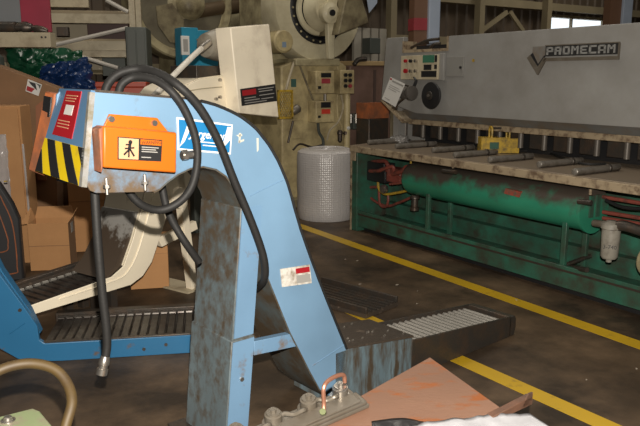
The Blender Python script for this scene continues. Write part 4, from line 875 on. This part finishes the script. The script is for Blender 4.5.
# small open carton
a_ = G(31, 271)
OB = Thing('open_carton', 'small open cardboard box with raised flaps beside the slatted belt', 'carton', (a_.x, a_.y, 0), 8)
q = OB.Q
wx = OB.P(69, 240).x; hx_ = q(48, 223.5)[1]; dx_ = .24; th = .006
MB().box(0, wx, 0, th, 0.001, hx_).build('front_panel', CARD, OB); MB().box(0, wx, dx_ - th, dx_, 0.001, hx_).build('rear_panel', CARD, OB)
MB().box(0, th, th, dx_ - th, 0.001, hx_).build('side_panel', CARD, OB); MB().box(wx - th, wx, th, dx_ - th, 0.001, hx_).build('side_panel', CARDDK, OB)  # right side and bottom take darker card: shade put into their colour
MB().box(th, wx - th, th, dx_ - th, 0.001, .008).build('bottom_panel', CARDDK, OB)
MB().hexa([(0, dx_ - th, hx_), (wx, dx_ - th, hx_), (wx, dx_, hx_), (0, dx_, hx_)], [(.02, dx_ + .02, hx_ + .09), (wx - .02, dx_ + .02, hx_ + .09), (wx - .02, dx_ + .026, hx_ + .09), (.02, dx_ + .026, hx_ + .09)]).build('rear_flap', CARD, OB)
MB().hexa([(0, 0, hx_), (th, 0, hx_), (th, dx_, hx_), (0, dx_, hx_)], [(-.06, .02, hx_ - .01), (-.055, .02, hx_ + .0), (-.02, dx_ - .02, hx_ + .09), (-.026, dx_ - .02, hx_ + .09)]).build('side_flap', CARD, OB)
MB().hexa([(wx - th, 0, hx_), (wx, 0, hx_), (wx, dx_, hx_), (wx - th, dx_, hx_)], [(wx + .03, .03, hx_ + .05), (wx + .036, .03, hx_ + .05), (wx + .036, dx_ - .02, hx_ + .08), (wx + .03, dx_ - .02, hx_ + .08)]).build('side_flap', CARD, OB)
MB().box(wx - .001, wx + .002, .10, .17, hx_ - .10, hx_ - .02).build('printed_mark', GREYPR, OB)
MB().box(.0, wx, -.002, .0, hx_ * .52, hx_ * .53).build('crease', CARDDK, OB)
# larger carton behind it, and one under the head, and one by the cream stand
def carton(label, p, head, w_, d_, h_, m=CARD):
    t = Thing('closed_carton', label, 'carton', (p.x, p.y, 0), head, 'closed cartons behind the conveyors')
    MB().box(0, w_, 0, d_, 0.001, h_).build('carton_body', m, t, bevel=.004)
    MB().box(.002, w_ / 2 - .002, -.001, d_ + .001, h_, h_ + .005).build('top_flap', m, t); MB().box(w_ / 2 + .002, w_ - .002, -.001, d_ + .001, h_, h_ + .005).build('top_flap', m, t)
    MB().box(w_ / 2 - .03, w_ / 2 + .03, -.003, d_, h_ + .005, h_ + .007).build('tape_strip', TAPE, t)
    MB().box(0.0, w_, -.002, .0, h_ * .72, h_ * .725).build('crease', CARDDK, t)
    return t
p = D(72, 250, 5.85); carton('plain tan carton standing just right of the small open box', p, 14, .44, .4, .62)
p = D(58, 220, 6.3); carton('big dark brown carton behind the hazard-striped hood', p, 10, .62, .32, 1.06, CARDDK)
p = G(131, 290); carton('tan carton behind the white stand brace of the cream conveyor', p, 12, .27, .25, .36)
# black case with orange outline
g = G(2, 305)
BC = Thing('black_case', 'black panel with rounded orange outline at left photo edge', 'case', (g.x - .16, g.y + .55, 0), 12)
q = BC.Q
x1 = q(17, 230)[0]; zt2 = q(5, 182)[1]
MB().prism([(x1 - .5, 0), (x1 + .02, 0), (x1 + .02, zt2 - .28), (x1 - .02, zt2 - .16), (x1 - .10, zt2), (x1 - .5, zt2 + .05)], 0, .09).build('case_shell', mat('case_black', (.02, .02, .022), .5), BC, bevel=.015)
for k, z0 in ((0, .03), (1, .2)):
    d = .05 * k
    MB().tube([(x1 - .4, -.004, z0 + .03), (x1 - .06 - d, -.004, z0 + .03), (x1 - .02 - d, -.004, z0 + .09), (x1 - .025 - d, -.004, zt2 - .34 - d), (x1 - .07 - d, -.004, zt2 - .17 - d), (x1 - .14 - d, -.004, zt2 - .06 - d), (x1 - .4, -.004, zt2 - .02 - d)], .005, 6, 6).build('orange_outline', RUSTOR, BC)
MB().box(x1 - .06, x1 - .035, -.006, .0, zt2 + .0, zt2 + .01).build('yellow_tag', YELLOW, BC)

# ------------------------------------------------------------------ left background: rack, tarps, machine arm
p = D(90, 120, 7.95)
RK = Thing('storage_rack', 'cream steel storage rack with cross beams and diagonal braces', 'rack', (p.x, p.y, 0), 8)
q = RK.Q
def rb(n, px0, py0, px1, py1, t=0, dpt=.06, m=IVORY):
    a, b = q(px0, py1, t), q(px1, py0, t); return MB().box(a[0], b[0], t, t + dpt, a[1], b[1]).build(n, m, RK, bevel=.004)
ua, ub = q(129.5, 20), q(135.5, 20)
MB().box(ua[0], ub[0], -.03, .06, 0, 3.2).build('upright', IVORY, RK, bevel=.004)
MB().box(ua[0], ub[0], .60, .68, 0, 3.2).build('upright', IVORY, RK, bevel=.004)
ul = q(20, 20)[0]
MB().box(ul - .06, ul, -.03, .06, 0, 3.2).build('upright', IVORY, RK, bevel=.004); MB().box(ul - .06, ul, .60, .68, 0, 3.2).build('upright', IVORY, RK, bevel=.004)
rb('beam', 20, 13, 129, 22.5); rb('beam', 20, 41, 129, 50, .0, .06); rb('beam', 20, 49, 126, 57, .02, .05); rb('beam', 20, -3, 88, 6.5, .60, .06)
rb('shelf_deck', 20, 11, 129, 13.2, 0, .66, mat('deck_tan', (.30, .24, .15), .6)); rb('shelf_deck', 20, 39, 129, 41, .06, .6, mat('deck_tan', (.30, .24, .15), .6))
for (xa_, ya, xb, yb) in ((50, 46, 128, 28), (106, 0, 128, 12), (82, 57, 118, 68)):
    a, b = RK.P(xa_, ya, -.04), RK.P(xb, yb, -.04); MB().cyl(a, b, .022, seg=8).build('brace', mat('brace_white', (.5, .47, .42), .5), RK)
rb('rear_panel', 48, 22, 88, 41, .55, .02, mat('pale_panel', (.36, .31, .22), .6)); rb('rear_panel', 83, 57, 128, 70, .55, .02, mat('pale_panel', (.36, .31, .22), .6))
rb('shelf_box', 88, 24, 128, 40, .2, .3, mat('maroon_box', (.07, .035, .03), .6))
rb('junction_box', 57, 27, 68, 36, -.05, .08, DARKSTEEL)
rb('kick_panel', 103, 58, 125, 76, .1, .4, GREYDK)
p = D(140, 65, 7.3)
GC = Thing('grey_cabinet', 'dark grey green cabinet between the cream rack and khaki ring guard', 'cabinet', (p.x, p.y, 0), 8)
q = GC.Q; a, b = q(127, 70), q(146, 27)
MB().box(a[0], b[0], 0, .5, 0, b[1]).build('body', GREYDK, GC, bevel=.01); MB().box(a[0] + .02, (a[0] + b[0]) / 2 - .005, -.012, 0, .08, b[1] - .03).build('door', GREYDK, GC, bevel=.003)
MB().box((a[0] + b[0]) / 2 + .005, b[0] - .02, -.012, 0, .08, b[1] - .03).build('door', GREYDK, GC, bevel=.003)
# machine at far top left: ivory rail, spindle, crimson panel
p = D(20, 60, 6.3)
MT = Thing('spindle_machine', 'machine with ivory rail, dark spindle and crimson panel, top left', 'machine', (p.x, p.y, 0), 6)
q = MT.Q
def mbx(n, px0, py0, px1, py1, t, dpt, m):
    a, b = q(px0, py1, t), q(px1, py0, t); return MB().box(a[0], b[0], t, t + dpt, a[1], b[1]).build(n, m, MT, bevel=.004)
rl = mbx('rail', -20, 32.5, 50, 47, -.05, .18, IVORY)
for px in (41.8, 45.6): 
    pz = MT.P(px, 37.3, -.05); MB().cyl((pz.x, -.056, pz.z), (pz.x, -.049, pz.z), .009, seg=10).build('rail_hole', BLACK, rl)
mbx('crimson_panel', 22, -8, 48.5, 32, .05, .04, MAG); mbx('grey_panel', -20, -8, 22, 22, .06, .04, mat('panel_grey', (.20, .21, .22), .5))
a = q(-20, 27, .0); b = q(32, 27, .0)
MB().lathe((a[0], .02, a[1]), (1, 0, 0), [(0, .05), (.1, .05), (.10, .04), (.16, .04), (.16, .05), (.3, .05), (.30, .035), (.36, .035), (.36, .052), (b[0] - a[0] - .05, .052), (b[0] - a[0], .03)], 20).build('spindle', DARKSTEEL, MT)
pz = MT.P(41, 28, 0); MB().lathe((pz.x - .08, -.01, pz.z), (1, 0, -.2), [(0, .02), (.04, .035), (.1, .035), (.14, .02)], 12).build('spindle_knob', DARKSTEEL, MT)
xq = q(-10, 40)[0]
MB().box(xq - .6, xq - .15, .0, .12, 0, q(0, 47)[1]).build('pedestal', GREYDK, MT, bevel=.01)
# heap under the tarps: bin and stand
p = D(60, 130, 6.75)
TP = Thing('tarp_stand', 'dark steel bench under the green and blue tarps', 'bench', (p.x, p.y, 0), 8)
q = TP.Q; bz = q(60, 92)[1]
a, b = q(18, 90)[0], q(84, 90)[0]
MB().box(a, b, 0, .6, bz - .05, bz).build('bench_top', DARKSTEEL, TP)
for x in (a, b - .06):
    for y in (0, .54): MB().box(x, x + .06, y, y + .06, 0, bz - .05).build('leg', DARKSTEEL, TP)
def draped(name, pts, Y, m, dep, seed, label, rough=1.0):
    """folded tarp: outline filled with a pleated sheet standing on the bench"""
    q4 = [D(x, y, Y) for x, y in pts]; vs = []; fs = []; nx, nz = 40, 22
    for sidey in (0, 1):
        for j in range(nz + 1):
            for i in range(nx + 1):
                s, t_ = i / nx, j / nz
                p = q4[0].lerp(q4[1], s).lerp(q4[3].lerp(q4[2], s), t_)
                f = noise.noise(V((s * 9 + t_ * 6, t_ * 5, seed))) * .06 + abs(noise.noise(V((s * 20 * rough - t_ * 9, t_ * 9 * rough, seed + 5)))) * .05
                bul = math.sin(math.pi * min(max(s, 0), 1)) ** .5 * math.sin(math.pi * (t_ * .75 + .12)) ** .7
                y = p.y + (-(bul * dep * .5) - f if sidey == 0 else bul * dep * .5)
                e = noise.noise(V((s * 6, seed, t_ * 6))) * .035
                vs.append((p.x + e, y, p.z + e * (1 - t_)))
    n1 = (nx + 1) * (nz + 1)
    for j in range(nz):
        for i in range(nx):
            a = j * (nx + 1) + i; fs += [(a, a + 1, a + nx + 2, a + nx + 1), (n1 + a, n1 + a + nx + 1, n1 + a + nx + 2, n1 + a + 1)]
    for i in range(nx):
        fs += [(i, n1 + i, n1 + i + 1, i + 1), (nz * (nx + 1) + i, nz * (nx + 1) + i + 1, n1 + nz * (nx + 1) + i + 1, n1 + nz * (nx + 1) + i)]
    for j in range(nz):
        a = j * (nx + 1); fs += [(a, a + nx + 1, n1 + a + nx + 1, n1 + a), (a + nx, n1 + a + nx, n1 + a + 2 * nx + 1, a + 2 * nx + 1)]
    return tag(MB().add(vs, fs).build(name, m), label, 'tarp')
draped('green_tarp', [(6, 47), (82, 50), (85, 92), (14, 92)], 7.0, GTARP, .30, 3, 'shiny dark green plastic tarp heaped below the ivory rail', .45)
draped('blue_tarp', [(42, 66), (88, 58), (97, 92), (40, 92)], 6.72, BTARP, .22, 9, 'crumpled dark blue tarp in front of the green tarp')
p = D(-24, 60, 6.75)
BN = Thing('grey_bin', 'dark grey rounded bin behind the cartons at left photo edge', 'bin', (p.x - .05, p.y, 0), 0)
zt3 = BN.P(0, 40, 0).z
MB().lathe((0, 0, 0.001), (0, 0, 1), [(0, .22), (.02, .23), (zt3 - .45, .30), (zt3 - .16, .29), (zt3 - .05, .18), (zt3, .02)], 32).build('drum', GREYDK, BN)
MB().lathe((0, 0, zt3 - .47), (0, 0, 1), [(0, .30), (.0, .312), (.03, .312), (.03, .30)], 32).build('rim', GREYDK, BN)
p = D(106, 90, 6.9)
RB = Thing('red_toolbox', 'red metal toolbox behind the looped black hoses', 'toolbox', (p.x, p.y, 0), 8)
q = RB.Q; a, b = q(93, 100), q(146, 82)
REDX = mat('toolbox_red', (.40, .05, .02), .45)
MB().box(a[0], b[0], 0, .3, a[1] - .1, b[1] - .05).build('body', REDX, RB, bevel=.008); MB().box(a[0] - .005, b[0] + .005, -.005, .305, b[1] - .05, b[1]).build('lid', REDX, RB, bevel=.008)
MB().box(a[0] + .03, b[0] - .03, .03, .27, 0, a[1] - .1).build('stand', GREYDK, RB)
MB().tube([(a[0] + .15, .15, b[1]), (a[0] + .16, .15, b[1] + .04), (b[0] - .16, .15, b[1] + .04), (b[0] - .15, .15, b[1])], .01, 8).build('handle', BLACK, RB)

# ------------------------------------------------------------------ foreground
# low pallet, two bearers and the tilted board
PLZ = .12
PA = Thing('wooden_pallet', 'low wooden pallet on the floor under the rust-stained board', 'pallet', (.12, 1.25, 0), 0)
WOOD = mat('pallet_wood', (.34, .22, .12), .75, dirt=(.2, .13, .08), damt=.45)
for x in (-.42, -.02, .38): MB().box(x - .04, x + .04, 0, .85, 0.001, .10).build('bearer', WOOD, PA)
for k in range(6): MB().box(-.47, .5, k * .145, k * .145 + .115, .10, .12).build('plank', WOOD, PA)
SL = .2
bz_ = lambda Y: .455 + SL * (Y - 2.475)
c0 = V((.419, 2.475)); dl = (V((.051, 2.168)) - c0).normalized(); dr = (V((.607, 2.194)) - c0).normalized()
cor = [c0, c0 + dl * .72, c0 + dl * .72 + dr * .42, c0 + dr * .42]
bo = Thing('board', 'flat pink brown board with orange rust smears in the foreground', 'board', (c0.x, c0.y, 0), 0)
off = V((c0.x, c0.y))
MB().hexa([((c - off).x, (c - off).y, bz_(c.y) - .016) for c in cor], [((c - off).x, (c - off).y, bz_(c.y)) for c in cor]).build('panel', WOODB, bo, bevel=.002)
for k, (Y, xx) in enumerate(((1.98, .12), (1.62, .25))):
    z1 = bz_(Y) - .016
    t = Thing('timber_block', ('taller' if k == 0 else 'shorter') + ' timber block propping the rust-stained board on the pallet', 'timber', (xx, Y, .12), 0, 'timber blocks under the board')
    MB().prismx([(-.04, .001), (.04, .001), (.04, z1 - .12 + SL * .04 - .002), (-.04, z1 - .12 - SL * .04 - .002)], -.2, .2).build('block', WOOD, t, bevel=.003)
# valve manifold lying on the board
def onboard(px, py, up=0.0):
    r = ray(px, py); t_ = (.455 + up - SL * 2.475 - CAM_H) / (r.z - SL * r.y); return CAMP + r * t_
e0, e1 = onboard(370, 409), onboard(300, 440)
mh = math.degrees(math.atan2(e0.y - e1.y, e0.x - e1.x))
MF = Thing('valve_manifold', 'dusty aluminium valve manifold with round fittings on the foreground board', 'manifold', (e0.x, e0.y, e0.z), mh)
pit = math.atan(SL * math.sin(R(mh))); MF.o.rotation_euler = (math.atan(SL * math.cos(R(mh))), -pit, R(mh))
Lm = .62
MB().box(-Lm, 0, 0.003, .075, .004, .018).build('base_flange', ALU, MF, bevel=.003)
MB().box(-Lm, -.008, .006, .070, .018, .032).build('valve_body', ALU, MF, bevel=.004)
MB().box(-Lm, -.03, .010, .066, .032, .040).build('valve_body', ALU, MF, bevel=.003)
ftx = [(-.065, .085, .027), (-.19, .09, .029), (-.325, .09, .029), (-.46, .09, .029)]
for i, (x, y, r_) in enumerate(ftx):
    f = MB().lathe((x, y, .0), (0, 0, 1), [(0, r_ * 1.25), (.03, r_ * 1.3), (.032, r_), (.062, r_), (.064, r_ * .82), (.07, r_ * .8)], 20).build('fitting', ALU if i else ZINC, MF)
    MB().cyl((x, y, .069), (x, y, .082), r_ * .38, seg=8).build('cap', ZINC if i == 0 else ALU, f)
MB().box(-Lm, -.01, .06, .115, .0, .022).build('side_rail', ALU, MF, bevel=.003)
for i in range(3):
    x0, x1 = ftx[i][0], ftx[i + 1][0]
    MB().tube([(x0 - .02, .075, .04), ((x0 * .7 + x1 * .3), .06, .055), ((x0 + x1) / 2, .075, .04), (x0 * .3 + x1 * .7, .09, .045), (x1 + .02, .085, .04)], .008, 8).build('link_pipe', ALU, MF)
MB().tube([(-.045, .087, .075), (-.05, .088, .105), (-.085, .082, .118), (-.13, .07, .120), (-.15, .06, .105), (-.155, .05, .06), (-.165, .035, .035), (-.175, .02, .03)], .0075, 8, 6).build('copper_pipe', COPPER, MF)
MB().cyl((-.165, .035, .028), (-.18, .02, .055), .011, seg=8).build('pipe_nut', mat('brass_green', (.12, .14, .06), .45, .4), MF)
# rusty bar end, dark bag and white plastic sheet at the bottom
a, b = onboard(500, 414, .012), onboard(529, 399, .012)
RBAR = Thing('rusty_bar', 'short rusty steel bar sticking out at the right corner of the board', 'bar', (a.x, a.y, 0), math.degrees(math.atan2(b.y - a.y, b.x - a.x)))
ln = (b - a).length
MB().prism([(-.05, a.z - .014), (ln, b.z - .016), (ln, b.z + .016), (-.05, a.z + .010)], -.014, .014).build('bar', mat('rust_brown', (.16, .075, .045), .6, dirt=(.08, .045, .03), damt=.5), RBAR, bevel=.003)
MB().prism([(ln - .05, b.z - .012), (ln, b.z - .012), (ln, b.z + .030), (ln - .02, b.z + .030)], -.014, -.008).build('flange', MATS['rust_brown'], RBAR)
def sheet(name, x0, x1, y0, y1, m, amp, seed, up, edge, label, cat):
    vs = []; fs = []; nx, ny = 60, 30
    for j in range(ny + 1):
        for i in range(nx + 1):
            s, t_ = i / nx, j / ny
            top = edge(s)
            X = x0 + (x1 - x0) * s; Y = y0 + (top - y0) * t_
            h = abs(noise.noise(V((X * 9, Y * 9, seed)))) * amp + abs(noise.noise(V((X * 24, Y * 20, seed + 2)))) * amp * .45
            vs.append((X, Y, bz_(Y) + up + h))
    for j in range(ny):
        for i in range(nx):
            a = j * (nx + 1) + i; fs.append((a, a + 1, a + nx + 2, a + nx + 1))
    o = MB().add(vs, fs).build(name, m); md = o.modifiers.new('thickness', 'SOLIDIFY'); md.thickness = .003; md.offset = 1
    return tag(o, label, cat)
sheet('plastic_sheet', .16, .83, 1.62, 2.1, SHEET, .013, 4, .022, lambda s: 2.02 + .10 * s + .03 * math.sin(s * 3.1) + .010 * noise.noise(V((s * 9, 3, 1))) - (.22 * max(0, s - .8) / .2), 'crumpled white plastic sheet along the bottom right of the photo', 'plastic sheet')
sheet('black_bag', .17, .50, 1.8, 2.1, mat('black_bag', (.02, .019, .02), .3), .012, 8, .003, lambda s: 2.105 + .012 * math.sin(s * 6), 'black plastic bag edge tucked under the white sheet', 'bag')
# pale green block with a bolt, and the ochre hose arching over it
gp = G(8, 421, .46)
PG = Thing('green_machine_base', 'pale green painted steel block with a bolt head, bottom left corner', 'machine base', (gp.x, gp.y, 0), 0)
l_ = lambda x, y: PG.loc(G(x, y, .46))
tp = [l_(-30, 424), l_(33, 408), l_(40, 411), l_(54, 428), l_(60, 470), l_(-40, 480)]
MB().prismz([(p.x, p.y) for p in tp[::-1]], .40, .46).build('cap_plate', PALEGREEN, PG, bevel=.004)
cx = sum(p.x for p in tp) / 6; cy = sum(p.y for p in tp) / 6
MB().prismz([(cx + (p.x - cx) * .85, cy + (p.y - cy) * .85) for p in tp[::-1]], 0.001, .40).build('block', mat('block_brown', (.14, .10, .07), .6), PG)
MB().lathe((0, 0, .46), (0, 0, 1), [(0, .022), (.004, .022), (.005, .014), (.014, .012), (.016, .004)], 16).build('bolt', ZINC, PG)
hp = [(-40, 398, 1.72), (-14, 378, 1.75), (8, 367, 1.78), (32, 363.5, 1.8), (54, 369, 1.8), (67, 383, 1.78), (72, 402, 1.74), (66, 425, 1.70), (60, 450, 1.66)]
ho = MB().tube([D(x, y, Y) for x, y, Y in hp], .0145, 16, 8).build('ochre_hose', OCHRE); tag(ho, 'thick ochre yellow hose arching over the bottom left corner', 'hose')
# dark grooved steel channel on the floor behind the gooseneck
a, b = G(322, 306), G(366, 319)
DC = Thing('steel_channel', 'dark grooved steel channel on the floor behind the blue gooseneck', 'channel', (a.x, a.y, 0), math.degrees(math.atan2(b.y - a.y, b.x - a.x)))
ln = (b - a).length
MB().box(-.3, ln, 0, .34, .001, .03).build('channel_bed', GRIME, DC)
for y in (0, .32): MB().box(-.3, ln, y, y + .02, .03, .07).build('channel_side', DARKSTEEL, DC, bevel=.003)
for k in range(6): MB().box(-.3, ln, .05 + k * .046, .066 + k * .046, .03, .042).build('groove_rib', DARKSTEEL, DC)
# small litter on the concrete
lit = MB()
for k in range(90):
    x, y = random.uniform(-.9, 2.2), random.uniform(2.7, 6.0)
    if y > 5.9 - x * 1.0 or (y < 4.4 and x + .5 < y * .78 - 1.6 + .4) or (x > .2 and y < 3.9 and abs((y - 2.575) - (x + .388) * .848) < .75): continue
    a = random.uniform(0, 6.28); l = random.uniform(.006, .018)
    c, sn = math.cos(a) * l, math.sin(a) * l
    lit.hexa([(x - c, y - sn, .0003), (x + sn * .5, y - c * .5, .0003), (x + c, y + sn, .0003), (x - sn * .5, y + c * .5, .0003)], [(x - c, y - sn, .003), (x + sn * .5, y - c * .5, .004), (x + c, y + sn, .003), (x - sn * .5, y + c * .5, .004)])
tag(lit.build('floor_litter', mat('litter_grey', (.30, .26, .21), .5)), 'scattered metal chips and crumbs on the concrete floor', 'litter', kind='stuff')
